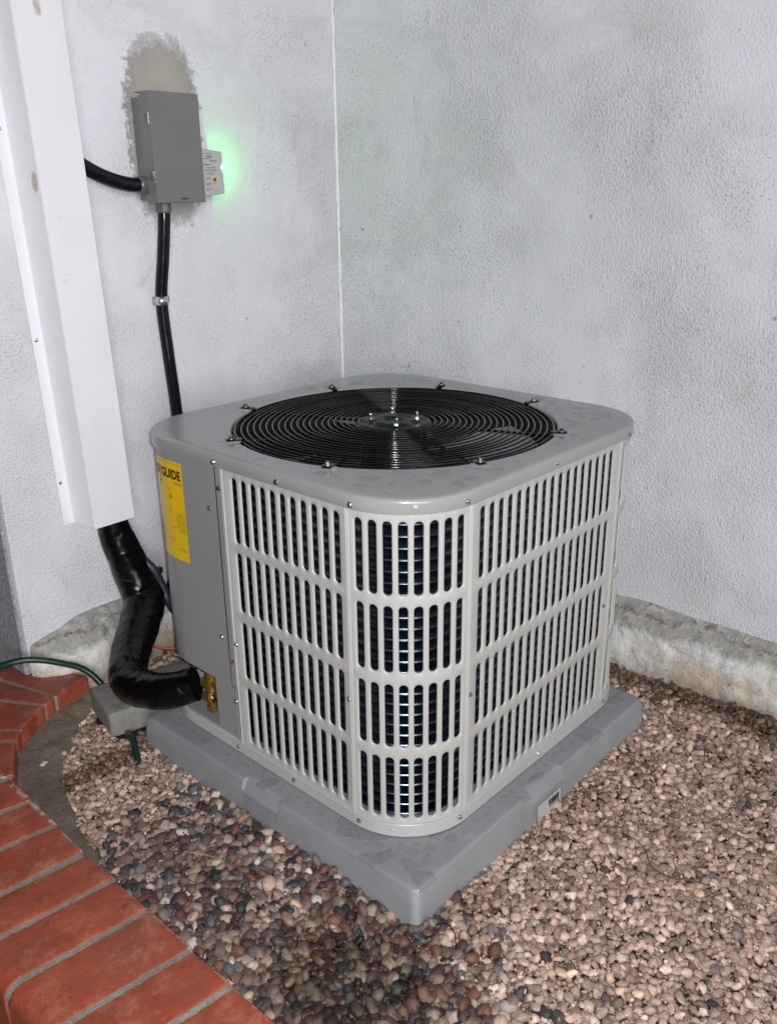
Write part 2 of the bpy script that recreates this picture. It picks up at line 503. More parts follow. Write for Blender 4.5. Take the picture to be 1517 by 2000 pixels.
def mat_pebble():
    M, nt, P = new_mat("pebbles"); g = G(nt); c = g.coord()
    at = nt.nodes.new("ShaderNodeAttribute"); at.attribute_name = "tint"
    wt = nt.nodes.new("ShaderNodeAttribute"); wt.attribute_name = "wet"
    n1 = g.noise(c, 140, 4, 0.65); n2 = g.noise(c, 420, 4, 0.7)
    hsv = nt.nodes.new("ShaderNodeHueSaturation")
    g.put(hsv, "Color", at.outputs["Color"])
    nt.links.new(g.ramp(n1, 0.28, 0.72, 0.68, 1.28), hsv.inputs["Value"])
    col = g.mix(g.ramp(n2, 0.60, 0.72, 0, 0.35), hsv.outputs[0], (0.45, 0.38, 0.33))
    col = g.mix(g.ramp(n2, 0.40, 0.30, 0, 0.45), col, (0.07, 0.05, 0.04))
    nt.links.new(col, P.inputs["Base Color"])
    nt.links.new(g.ramp(wt.outputs["Fac"], 0, 1, 0.75, 0.18), P.inputs["Roughness"])
    nt.links.new(g.bump(g.math('ADD', n1, g.math('MULTIPLY', n2, .5)), 0.8, 0.0026), P.inputs["Normal"])
    return M
M_peb = mat_pebble()

def mat_water():
    M, nt, P = new_mat("water_film")
    P.inputs["Base Color"].default_value = (0.30, 0.30, 0.31, 1)
    P.inputs["Alpha"].default_value = 0.22
    P.inputs["Roughness"].default_value = 0.05
    P.inputs["IOR"].default_value = 1.33
    return M
M_water = mat_water()

def mat_coil():
    M, nt, P = new_mat("blue_fin_coil"); g = G(nt)
    uv = g.coord('UV')
    x, y, z = g.sep(uv)
    # uv: x = metres along the coil, y = metres up
    fin = g.math('SINE', g.math('MULTIPLY', x, 2 * math.pi / 0.0022))
    col = g.mix(g.ramp(fin, -0.4, 0.8), (0.0006, 0.0012, 0.003), (0.0035, 0.0065, 0.015))
    nt.links.new(col, P.inputs["Base Color"])
    P.inputs["Metallic"].default_value = 0.3
    P.inputs["Roughness"].default_value = 0.34
    P.inputs["Specular IOR Level"].default_value = 0.25
    nt.links.new(g.bump(fin, 0.6, 0.001), P.inputs["Normal"])
    return M
M_coil = mat_coil()
def mat_coil_tube():
    M, nt, P = new_mat("coil_tube_collars"); g = G(nt)
    x, y, z = g.sep(g.coord('UV'))
    fin = g.math('SINE', g.math('MULTIPLY', x, 2 * math.pi / 0.0022))
    col = g.mix(g.ramp(fin, -0.6, 0.4), (0.004, 0.010, 0.018), (0.19, 0.27, 0.33))
    nt.links.new(col, P.inputs["Base Color"])
    P.inputs["Metallic"].default_value = 0.95
    P.inputs["Roughness"].default_value = 0.30
    return M
M_coilt = mat_coil_tube()

def mat_led():
    M, nt, P = new_mat("green_led")
    P.inputs["Base Color"].default_value = (0.1, 0.9, 0.25, 1)
    P.inputs["Emission Color"].default_value = (0.25, 1.0, 0.38, 1)
    P.inputs["Emission Strength"].default_value = 30
    return M
M_led = mat_led()

# ================================================================== SETTING
# soil under the gravel, and the lower paving past the brick edging
def ground_h(x, y):
    return 0.010 * (noise.noise(Vector((x * 4.1, y * 4.1, 3.3)))) + 0.006 * noise.noise(Vector((x * 11, y * 11, 9.1)))
nx, ny = 90, 110
vs, fs = [], []
for j in range(ny + 1):
    for i in range(nx + 1):
        x = -0.80 + 1.95 * i / nx; y = -1.75 + 2.55 * j / ny
        vs.append((x, y, -0.026 + ground_h(x, y)))
for j in range(ny):
    for i in range(nx):
        a = j * (nx + 1) + i
        fs.append((a, a + 1, a + nx + 2, a + nx + 1))
tag(link("soil", mesh_from(vs, fs, True), M_soil), kind='structure')
tag(link("paving", mesh_from([(-30, -30, -0.12), (30, -30, -0.12), (30, 30, -0.12), (-30, 30, -0.12)], [(0, 1, 2, 3)]), M_pave), kind='structure')

# ---- walls
TOPZ = 3.2
UE = -1.132   # outer end of the left wall
def wall_box(name, x0, x1, y0, y1, z0, z1, mat):
    return link(name, box_mesh(x0, x1, y0, y1, z0, z1, 0.006, 2), mat, mw=WALLM)
def rough_wall(name, mat, is_left):
    bm = bmesh.new()
    if is_left: box_bm(bm, UE, 0.25, 0.0, 0.25, 0.10, TOPZ, 0.007, 2)
    else: box_bm(bm, 0.0, 0.25, -3.2, -0.0005, 0.10, TOPZ, 0.004, 1)
    return link(name, bm_mesh(bm, angle=35), mat, mw=WALLM)
wl = rough_wall("stucco_wall", M_stL, True)
tag(wl, "white stucco wall on the left, with the electrical box and white duct on it", "wall")
wr_ = rough_wall("stucco_wall", M_stR, False)
tag(wr_, "plain white stucco wall on the right, behind the air conditioner", "wall")
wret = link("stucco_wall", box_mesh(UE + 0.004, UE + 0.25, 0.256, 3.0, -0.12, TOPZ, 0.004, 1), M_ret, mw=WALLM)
# the return of the left wall, seen at a grazing angle on the far left, its shade put in the colour
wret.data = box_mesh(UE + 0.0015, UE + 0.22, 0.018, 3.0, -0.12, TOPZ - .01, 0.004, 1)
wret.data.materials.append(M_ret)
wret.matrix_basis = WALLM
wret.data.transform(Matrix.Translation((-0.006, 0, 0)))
tag(wret, "stucco return wall with shade in its grey colour at the far left edge, round the corner from the duct", "wall")

# pale ragged bead of filler down the inside corner
V, F = [], []
nb = 700
for i in range(nb + 1):
    z = 0.15 + (TOPZ - 0.16) * i / nb
    a = 0.0040 + 0.0028 * noise.noise(Vector((z * 26, 1, 0))) + 0.0018 * noise.noise(Vector((z * 90, 1, 0)))
    b_ = 0.0038 + 0.0028 * noise.noise(Vector((z * 26, 7, 0))) + 0.0018 * noise.noise(Vector((z * 90, 7, 0)))
    a, b_ = max(a, 0.001), max(b_, 0.001)
    V += [(-a, 0.001, z), (-a * 0.55, -b_ * 0.45, z), (0.001, -b_, z)]
for i in range(nb):
    for k in range(2): F.append((3 * i + k, 3 * i + 3 + k, 3 * i + 4 + k, 3 * i + 1 + k))
link("filler_bead", mesh_from(V, F, True), simple("pale_filler", (0.74, 0.74, 0.75), 0.7, var=0.08, vscale=60, bump=0.4, bscale=300), wr_, WALLM)

# ---- footings: noisy profile swept along the wall
def footing(name, pts_fn, us, parent, seed):
    prof_n = 26
    verts, faces = [], []
    for i, u in enumerate(us):
        prof = pts_fn(u)
        L = [0]
        for a, b in zip(prof[:-1], prof[1:]): L.append(L[-1] + math.dist(a, b))
        for k in range(prof_n):
            t = L[-1] * k / (prof_n - 1)
            j = max(q for q in range(len(L)) if L[q] <= t + 1e-9); j = min(j, len(prof) - 2)
            f = (t - L[j]) / (L[j + 1] - L[j])
            d = prof[j][0] + f * (prof[j + 1][0] - prof[j][0]); z = prof[j][1] + f * (prof[j + 1][1] - prof[j][1])
            e = Vector((u * 14 + seed, d * 14, z * 14))
            dn = 0.008 * noise.noise(e) + 0.0045 * noise.noise(e * 3.1) + 0.002 * noise.noise(e * 8)
            w = min(1, k / 3)
            verts.append((u, d - dn * w, z + dn * 0.5 * w))
    for i in range(len(us) - 1):
        for k in range(prof_n - 1):
            a = i * prof_n + k
            faces.append((a, a + 1, a + prof_n + 1, a + prof_n))
    return verts, faces
# right footing runs along the local y axis of the wall frame
us = [-3.2 + 3.2 * i / 420 for i in range(421)]
def profR(u):
    zt = 0.160 + 0.006 * noise.noise(Vector((u * 7, 0, 5)))
    return [(0.004, zt + 0.006), (-0.006, zt), (-0.036, 0.118), (-0.045, 0.102), (-0.056, 0.0), (-0.062, -0.06)]
v, f = footing("footing", profR, us, wr_, 3)
v = [(y, x, z) for x, y, z in v]
fo = link("footing", mesh_from(v, [q[::-1] for q in f], True), M_foot, wr_, WALLM)
us = [-1.128 + 1.09 * i / 230 for i in range(231)]
def profL(u):
    e = (u + 1.128) / 0.11
    k = math.sqrt(max(0.0, 1 - (1 - min(1, e)) ** 2))       # rounded left end
    zt = 0.163 + 0.006 * noise.noise(Vector((u * 7, 0, 1)))
    zt = 0.07 + (zt - 0.07) * (0.60 + 0.40 * min(1, (u + 1.128) / 0.14) ** 0.7)
    bulge = 1.0 + 0.35 * math.exp(-((u + 0.97) / 0.09) ** 2)
    return [(0.02, zt + 0.004), (0.004 - 0.012 * k, zt), (0.004 - 0.040 * k * bulge, zt * 0.80), (0.004 - 0.055 * k * bulge, zt * 0.55), (0.004 - 0.064 * k * bulge, 0.0), (0.004 - 0.068 * k * bulge, -0.06)]
v, f = footing("footing", profL, us, wl, 11)
fo2 = link("footing", mesh_from(v, f, True), M_foot, wl, WALLM)

# ---- brick edging
ed = empty("brick_edging", Matrix.Translation((-0.85, 0.0, 0.0)))
tag(ed, "curved red brick edging with sanded mortar joints at the lower left of the gravel", "brick edging")
ZBK = 0.05
# inner-edge break points (a, b) and the outer ends of each brick
bricks = [
    ((-0.440, 0.6335), (-0.5365, 0.6015), (-0.538, 0.842), (-0.604, 0.825)),
    ((-0.5445, 0.602), (-0.571, 0.588), (-0.614, 0.822), (-0.700, 0.785)),
    ((-0.5805, 0.583), (-0.659, 0.531), (-0.706, 0.785), (-0.838, 0.708)),
    ((-0.6655, 0.524), (-0.6860, 0.4995), (-0.846, 0.700), (-0.870, 0.676)),
    ((-0.6935, 0.493), (-0.7480, 0.388), (-0.880, 0.668), (-0.978, 0.462)),
    ((-0.7555, 0.375), (-0.7590, 0.286), (-0.984, 0.448), (-0.995, 0.330)),
    ((-0.7595, 0.2745), (-0.7640, 0.184), (-0.996, 0.318), (-1.000, 0.214)),
    ((-0.7650, 0.1735), (-0.7685, 0.077), (-1.002, 0.203), (-1.003, 0.103)),
]
ys = [0.0655, -0.0285, -0.1335, -0.2545, -0.3560, -0.4620, -0.568, -0.672, -0.778, -0.884]
for a, b in zip(ys[:-1], ys[1:]):
    w = 0.0115
    bricks.append(((-0.7685 + random.uniform(-.003, .003), a - w / 2), (-0.7665, b + w / 2), (-1.003, a - w / 2 + 0.030), (-1.003, b + w / 2 + 0.030)))
def brick_mesh(q, i):
    (ax, ay), (bx, by), (cx_, cy_), (dx_, dy_) = q     # a,b inner; c,d outer
    A, B, C_, D = Vector((ax, ay, 0)), Vector((bx, by, 0)), Vector((cx_, cy_, 0)), Vector((dx_, dy_, 0))
    z1 = ZBK + random.uniform(-0.0006, 0.0008)
    nl, nw = 26, 5
    # outline profile along the length: inner face up, flat top, bullnose down on the outer side
    Lr = ((C_ - A).length + (D - B).length) / 2
    prof = [(0.0005, -0.035), (0.0, z1 - 0.005), (0.0015, z1 - 0.0015), (0.005, z1)]
    for k in range(1, nl): prof.append((0.005 + (Lr - 0.035) * k / nl, z1 + 0.0006 * noise.noise(Vector((k * 1.3, i * 7, 0)))))
    R = 0.028
    for k in range(0, 7):
        t = math.pi / 2 * k / 6
        prof.append((Lr - R + R * math.sin(t), z1 - R + R * math.cos(t)))
    prof.append((Lr, -0.10))
    verts, faces = [], []
    ws = [0, 0.015, 0.05, 0.28, 0.5, 0.72, 0.95, 0.985, 1.0]
    wz = [-0.0045, -0.0006, 0, 0.0003, 0, 0.0003, 0, -0.0006, -0.0045]
    for (s, z) in prof:
        t = s / Lr
        P0 = A.lerp(C_, t); P1 = B.lerp(D, t)
        for w, dz in zip(ws, wz):
            p = P0.lerp(P1, w)
            j = 0.0022 * noise.noise(Vector((p.x * 55, p.y * 55, i))) + 0.0014 * noise.noise(Vector((p.x * 160, p.y * 160, i)))
            verts.append((p.x + j, p.y - j, z + dz))
    n = len(ws)
    for r in range(len(prof) - 1):
        for k in range(n - 1):
            a = r * n + k
            faces.append((a, a + 1, a + n + 1, a + n))
    faces.append(tuple(r * n for r in range(len(prof)))[::-1])
    faces.append(tuple(r * n + n - 1 for r in range(len(prof))))
    bm = bmesh.new(); me = mesh_from(verts, faces, True); bm.from_mesh(me)
    me2 = bm_mesh(bm, angle=50)
    return me2
for i, q in enumerate(bricks):
    link("brick", brick_mesh(q, i), M_brick, ed, Matrix.Identity(4))
# mortar: one bed below the brick tops, following the same outline (slightly inset)
vs, fs = [], []
inner = [p for q in bricks for p in (q[0], q[1])]
outer = [p for q in bricks for p in (q[2], q[3])]
sub_n = 16
for (a, c) in zip(inner, outer):
    a = Vector((*a, 0)); c = Vector((*c, 0)); L = (c - a).length; d = (c - a) / L
    prof = [(0.003, -0.04), (0.003, ZBK - 0.006), (0.006, ZBK - 0.0036)]
    for k in range(1, sub_n): prof.append((0.007 + (L - 0.036) * k / sub_n, ZBK - 0.0030 + 0.0008 * noise.noise(Vector((k, a.y * 50, 0)))))
    R = 0.026
    for k in range(7):
        t = math.pi / 2 * k / 6
        prof.append((L - 0.002 - R + R * math.sin(t), ZBK - 0.003 - R + R * math.cos(t)))
    prof.append((L - 0.004, -0.11))
    for s, z in prof:
        p = a + d * s; vs.append((p.x, p.y, z))
npf = len(prof)
for i in range(len(inner) - 1):
    for k in range(npf - 1):
        a = i * npf + k
        fs.append((a, a + 1, a + npf + 1, a + npf))
link("mortar", mesh_from(vs, [q[::-1] for q in fs], False), M_mortar, ed, Matrix.Identity(4))

# cement haunching between the bricks and the gravel
edge_in = [(-0.436, 0.65), (-0.44, 0.6335), (-0.5365, 0.6015), (-0.571, 0.588), (-0.659, 0.531), (-0.686, 0.4995), (-0.748, 0.388), (-0.757, 0.30), (-0.764, 0.184), (-0.768, 0.077), (-0.768, -0.03), (-0.767, -0.12), (-0.767, -0.20)]
edge_out = [(-0.415, 0.63), (-0.42, 0.60), (-0.50, 0.565), (-0.535, 0.53), (-0.575, 0.475), (-0.61, 0.445), (-0.675, 0.365), (-0.695, 0.28), (-0.728, 0.17), (-0.746, 0.08), (-0.758, -0.02), (-0.765, -0.11), (-0.768, -0.20)]
vs, fs = [], []
NW = 10
def dens(P, n=6):
    out = []
    for a, b in zip(P[:-1], P[1:]):
        for k in range(n): out.append((a[0] + (b[0] - a[0]) * k / n, a[1] + (b[1] - a[1]) * k / n))
    return out + [P[-1]]
EI, EO = dens(edge_in), dens(edge_out)
for a, b in zip(EI, EO):
    for k in range(NW + 1):
        t = k / NW
        x = a[0] - 0.006 + (b[0] - a[0] + 0.02) * t; y = a[1] + (b[1] - a[1]) * t
        z = 0.008 - 0.012 * t ** 1.5 + 0.007 * noise.noise(Vector((x * 30, y * 30, 0))) + 0.002 * noise.noise(Vector((x * 90, y * 90, 0)))
        vs.append((x, y, z if k < NW else z - 0.02))
for i in range(len(EI) - 1):
    for k in range(NW):
        a = i * (NW + 1) + k
        fs.append((a, a + NW + 1, a + NW + 2, a + 1))
tag(link("cement_bed", mesh_from(vs, [q[::-1] for q in fs], True), M_bed), kind='structure')

# ================================================================== GRAVEL
ico = {}
for sub in (1, 2):
    bm = bmesh.new(); bmesh.ops.create_icosphere(bm, subdivisions=sub, radius=1.0)
    V = np.array([v.co[:] for v in bm.verts]); F = np.array([[v.index for v in f.verts] for f in bm.faces])
    bm.free(); ico[sub] = (V, F)
EOa = np.array(EO)
def bed_edge_x(y):   # x of the gravel's left edge for this y
    if y > 0.63: return -0.42
    ysr = EOa[::-1, 1]; xsr = EOa[::-1, 0]
    if y < -0.2: return -0.766
    return float(np.interp(y, ysr, xsr))
def inside_ok(x, y, r):
    if abs(x - PX) < PH + 0.007 + r * 0.15 and abs(y - PY) < PH + 0.007 + r * 0.15: return False
    if x < bed_edge_x(y) + 0.001 + (0.030 * noise.noise(Vector((x * 20, y * 20, 5))) if y > -0.15 else 0): return False
    if -0.49 < x < -0.24 and 0.40 < y < 0.55: return False
    wx = (x - WO.x) * math.cos(WR) + (y - WO.y) * math.sin(WR)
    wy = -(x - WO.x) * math.sin(WR) + (y - WO.y) * math.cos(WR)
    if wx > -0.050 or wy > -0.056: return False
    return True
def dark_mix(x, y):
    """1 in the dark river-pebble area left of the slab, 0 in the tan pea gravel"""
    n = noise.noise(Vector((x * 5, y * 5, 2.0))) * 0.5
    if x < -0.02 and y < 0.30:
        # distance past the diagonal from the slab's front corner to the bottom of the frame
        e = (-0.50 - x) + 0.35 * (y + 0.45) + 0.06
        a = min(1, max(0, (e + 0.12 + n * 0.14) / 0.12)) if y < -0.35 else 1.0
        b = min(1, max(0, (0.20 - y + n * 0.12) / 0.14))
        return a * b
    return 0.0
def wet_and_shade(x, y):  # wet patches, plus shade put into the gravel colour
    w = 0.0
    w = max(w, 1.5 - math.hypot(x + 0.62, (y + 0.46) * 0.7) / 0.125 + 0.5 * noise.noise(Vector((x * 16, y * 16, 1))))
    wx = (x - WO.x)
    w = max(w, 1.35 - (-0.055 - wx) / 0.06 + 0.6 * noise.noise(Vector((x * 9, y * 9, 1)))) if wx > -0.16 else w  # wet gravel along the right wall, with shade painted into it
    w = max(w, 1.1 - math.hypot(x + 0.40, y - 0.44) / 0.10)  # painted shade on the gravel round the block
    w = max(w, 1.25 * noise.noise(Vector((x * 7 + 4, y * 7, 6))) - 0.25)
    if abs(y - (PY + PH)) < 0.03: w = max(w, 0.8)  # darker strip along the pad's back edge
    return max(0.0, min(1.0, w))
tan_c = [(0.50, 0.36, 0.27), (0.44, 0.31, 0.23), (0.56, 0.42, 0.33), (0.38, 0.26, 0.19), (0.48, 0.37, 0.31), (0.33, 0.235, 0.18), (0.52, 0.36, 0.29), (0.30, 0.23, 0.20), (0.58, 0.47, 0.39), (0.22, 0.16, 0.13)]
riv_c = [(0.045, 0.047, 0.052), (0.085, 0.040, 0.038), (0.12, 0.085, 0.065), (0.17, 0.12, 0.09), (0.055, 0.05, 0.05), (0.11, 0.055, 0.05), (0.30, 0.23, 0.18), (0.55, 0.47, 0.40), (0.20, 0.16, 0.13), (0.10, 0.10, 0.105), (0.36, 0.28, 0.22), (0.16, 0.075, 0.045), (0.14, 0.10, 0.10), (0.24, 0.15, 0.12)]
def throw(n_try, rmin, rmax, pack, seed, region):
    R = np.random.default_rng(seed)
    cell = 0.03
    grid = {}
    out = []
    x0, x1, y0, y1 = region
    rad = np.sort(rmin + (rmax - rmin) * R.random(n_try) ** 2.0)[::-1]
    xs = x0 + (x1 - x0) * R.random(n_try); ysx = y0 + (y1 - y0) * R.random(n_try)
    for x, y, r in zip(xs, ysx, rad):
        if not inside_ok(x, y, r): continue
        ci, cj = int(x // cell), int(y // cell)
        ok = True
        for i in (ci - 1, ci, ci + 1):
            for j in (cj - 1, cj, cj + 1):
                for (a, b, q) in grid.get((i, j), ()):
                    if (a - x) ** 2 + (b - y) ** 2 < (pack * (r + q)) ** 2:
                        ok = False; break
                if not ok: break
            if not ok: break
        if ok:
            grid.setdefault((ci, cj), []).append((x, y, r)); out.append((x, y, r))
    return out
REG = (-0.77, 0.62, -1.12, 0.70)
layerA = throw(90000, 0.0034, 0.0080, 0.86, 1, REG)
layerB = throw(190000, 0.0022, 0.0090, 0.80, 2, REG)
layerC = throw(60000, 0.0009, 0.0021, 1.0, 3, REG)
def build_pebbles(items, sub, zoff, R, sets):
    V, F = ico[sub]
    nv, nf = len(V), len(F)
    n = len(items)
    co = np.empty((n, nv, 3)); col = np.empty((n, nv, 4)); wet = np.empty((n, nv))
    lump = [noise.noise(Vector(v * 1.3) + Vector((k * 7.1, 0, 0))) for k in range(12) for v in V]
    lump = np.array(lump).reshape(12, nv)
    lump2 = np.array([noise.noise(Vector(v * 2.6) + Vector((k * 3.1, 5, 0))) for k in range(12) for v in V]).reshape(12, nv)
    for i, (x, y, r) in enumerate(items):
        dm = dark_mix(x, y)
        k = R.integers(12)
        ang = R.random() < 0.5
        s = 1 + lump[k] * (0.55 if ang else 0.25) + lump2[k] * (0.50 if ang else 0.14)
        isd = R.random() < dm
        sc = r * (1.45 if isd else 1.0)
        el = R.uniform(1.0, 1.55)
        ax = np.array([sc * el ** .5 * 1.1, sc / el ** .5 * 1.1, sc * R.uniform(0.5, 0.85)])
        P = V * s[:, None] * ax
        e = Euler((R.normal(0, 0.5), R.normal(0, 0.5), R.uniform(0, 6.28)))
        P = P @ np.array(e.to_matrix()).T
        z = -0.012 + ground_h(x, y) + zoff + R.normal(0, 0.0030)
        # gravel is banked a little against the slab
        co[i] = P + np.array([x, y, z])
        c = np.array(riv_c[R.integers(len(riv_c))] if isd else tan_c[R.integers(len(tan_c))])
        if not isd and R.random() < 0.05: c = np.array(riv_c[R.integers(len(riv_c))])
        if isd and R.random() < 0.10: c = np.array(tan_c[R.integers(len(tan_c))])
        c = c * R.uniform(0.66, 1.5) * (np.array((1.0, 0.985, 0.93)) if not isd else 1.0)
        if not isd: c = 1.04 * (0.74 * c + 0.26 * c.mean()) * np.array((1.08, 1.0, 0.97))
        w = wet_and_shade(x, y)
        c = c * (1 - 0.74 * w) * (np.array((1.0, 1.0, 1.0)) + w * np.array((0.12, -0.04, -0.18)))  # darkens wet stones and painted shade alike
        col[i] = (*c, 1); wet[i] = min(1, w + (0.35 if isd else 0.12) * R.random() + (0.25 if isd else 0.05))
    faces = (F[None] + (np.arange(n) * nv)[:, None, None]).reshape(-1, 3)
    return co.reshape(-1, 3), faces, col.reshape(-1, 4), wet.reshape(-1)
R1 = np.random.default_rng(5)
A_ = build_pebbles(layerA, 1, -0.0065, R1, None)
B_ = build_pebbles(layerB, 2, -0.0005, R1, None)
C_ = build_pebbles(layerC, 1, 0.0012, R1, None)
print('pebbles', len(layerA), len(layerB), len(layerC))
co = np.vstack([A_[0], B_[0], C_[0]]); fa = np.vstack([A_[1], B_[1] + len(A_[0]), C_[1] + len(A_[0]) + len(B_[0])])
me = bpy.data.meshes.new("gravel")
me.vertices.add(len(co)); me.vertices.foreach_set("co", co.astype(np.float32).ravel())
me.loops.add(fa.size); me.loops.foreach_set("vertex_index", fa.astype(np.int32).ravel())
me.polygons.add(len(fa)); me.polygons.foreach_set("loop_start", np.arange(0, fa.size, 3, dtype=np.int32))
me.update(calc_edges=True)
me.polygons.foreach_set("use_smooth", np.ones(len(fa), dtype=bool))
at = me.color_attributes.new("tint", 'FLOAT_COLOR', 'POINT')
at.data.foreach_set("color", np.vstack([A_[2], B_[2], C_[2]]).astype(np.float32).ravel())
aw = me.attributes.new("wet", 'FLOAT', 'POINT')
aw.data.foreach_set("value", np.concatenate([A_[3], B_[3], C_[3]]).astype(np.float32))
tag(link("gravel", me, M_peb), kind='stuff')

# ================================================================== SLAB
def slab():
    root = empty("equipment_pad", Matrix.Translation((PX, PY, -0.03)))
    tag(root, "grey composite pad on the gravel, wet, carrying the air conditioner", "pad")
    # rounded square outline, draft on the sides, handle notches in two sides
    n_side = 240
    def outline(off, rc, notch):
        h = PH + off
        pts = []
        for k in range(4):
            a0 = math.pi / 2 * k
            cs = [(1, 1), (-1, 1), (-1, -1), (1, -1)][k]
            for j in range(7):
                t = a0 + math.pi / 2 * j / 6
                pts.append((cs[0] * (h - rc) + rc * math.cos(t), cs[1] * (h - rc) + rc * math.sin(t)))
            nx_ = [(-1, 1), (-1, -1), (1, -1), (1, 1)][k]
            p = pts[-1]; q = (nx_[0] * (h - rc) + rc * math.cos(a0 + math.pi / 2), nx_[1] * (h - rc) + rc * math.sin(a0 + math.pi / 2))
            for j in range(1, n_side):
                t = j / n_side
                pts.append((p[0] + (q[0] - p[0]) * t, p[1] + (q[1] - p[1]) * t))
        if notch:
            out = []
            for (x, y) in pts:
                # left side (x = -h): recess between y -0.058 and 0.054 ; front-right side (y=-h): x -0.06..0.05
                def rec(t, a, b):
                    if t < a or t > b: return 0.0
                    return min(1, (t - a) / 0.002, (b - t) / 0.002)
                if x < -h + 0.002: x += notch * rec(y, -0.058, 0.054)
                if y < -h + 0.002: y += notch * rec(x, -0.058, 0.054)
                if x > h - 0.002: x -= notch * rec(y, -0.058, 0.054)
                if y > h - 0.002: y -= notch * rec(x, -0.058, 0.054)
                out.append((x, y))
            pts = out
        return pts
    z = ZB
    rings = [(0.012, 0.014, -0.06, 0.0), (0.0065, 0.016, z - 0.0245, 0.0), (0.0060, 0.016, z - 0.0235, 0.002), (0.003, 0.016, z - 0.006, 0.0095), (0.0015, 0.016, z - 0.0028, 0.0105), (-0.0015, 0.015, z - 0.0006, 0.0110), (-0.006, 0.013, z, 0.0105), (-0.03, 0.012, z, 0.0)]
    V, F = [], []
    for off, rc, zz, nt_ in rings:
        pts = outline(off, rc, nt_)
        for (x, y) in pts:
            wob = 0.0008 * noise.noise(Vector((x * 9, y * 9, zz * 20)))
            V.append((PX + x + wob, PY + y + wob, zz + (wob if zz < z - .001 else 0)))
    n = len(outline(0, 0.015, 0))
    for r in range(len(rings) - 1):
        for k in range(n):
            F.append((r * n + k, r * n + (k + 1) % n, (r + 1) * n + (k + 1) % n, (r + 1) * n + k))
    F.append(tuple((len(rings) - 1) * n + k for k in range(n)))
    me = mesh_from(V, F, True); me.set_sharp_from_angle(angle=math.radians(40))
    link("slab_body", me, M_slab, root, Matrix.Identity(4))
    # barcode label on the right hand side
    yl = PY - PH - 0.0088
    lab = bmesh.new()
    x0, x1, z0, z1 = -0.092, -0.008, -0.022, 0.0225
    tilt = Matrix.Translation((0, 0, 0))
    box_bm(lab, x0, x1, yl - 0.0004, yl + 0.0004, z0, z1)
    o = link("barcode_label", bm_mesh(lab), M_white_lbl, root, Matrix.Identity(4))
    # lean the label with the drafted side
    def lean(me):
        for v in me.vertices: v.co.y += (v.co.z - 0.03) * 0.078 - 0.0002
    lean(o.data)
    bb = bmesh.new(); x = -0.053; random.seed(3)
    while x < -0.016:
        w = random.choice((0.0006, 0.0010, 0.0016, 0.0024))
        box_bm(bb, x, min(x + w, -0.016), yl - 0.0009, yl - 0.0003, 0.0035, 0.0165); x += w + random.choice((0.0006, 0.0009, 0.0013))
    x = -0.075
    while x < -0.04:
        w = random.uniform(0.001, 0.003); box_bm(bb, x, x + w, yl - 0.0009, yl - 0.0003, -0.0125, -0.0105); x += w + 0.001
    x = -0.05
    while x < -0.018:
        w = random.uniform(0.001, 0.003); box_bm(bb, x, x + w, yl - 0.0009, yl - 0.0003, -0.0005, 0.0012); x += w + 0.001
    box_bm(bb, -0.089, -0.0875, yl - 0.0009, yl - 0.0003, -0.004, -0.002)
    o2 = link("barcode_print", bm_mesh(bb), M_ink, o, Matrix.Identity(4)); lean(o2.data)
    return root
slab()

# ================================================================== AIR CONDITIONER
ac = empty("air_conditioner", Matrix.Translation((0, 0, ZB)))
tag(ac, "grey outdoor air conditioner unit with slotted panels and black fan guard, wet on top", "air conditioner")
TOT = 4 * (LA + 2 * SS)
def perim(s, off=0.0):
    """point and outward normal on the rounded square, s=0 at the front corner's left seam"""
    s = s % TOT
    k = 0
    segs = [('a', (-SS, -SS), math.pi), ('l', (-SS, -H), (1, 0)), ('a', (SS, -SS), 1.5 * math.pi), ('l', (H, -SS), (0, 1)),
            ('a', (SS, SS), 0.0), ('l', (SS, H), (-1, 0)), ('a', (-SS, SS), 0.5 * math.pi), ('l', (-H, SS), (0, -1))]
    for kind, p, q in segs:
        L = LA if kind == 'a' else 2 * SS
        if s <= L + 1e-9:
            if kind == 'a':
                t = q + s / RC
                return p[0] + (RC + off) * math.cos(t), p[1] + (RC + off) * math.sin(t), math.cos(t), math.sin(t)
            n = (q[1], -q[0])
            return p[0] + q[0] * s + n[0] * off, p[1] + q[1] * s + n[1] * off, n[0], n[1]
        s -= L
    return perim(0, off)

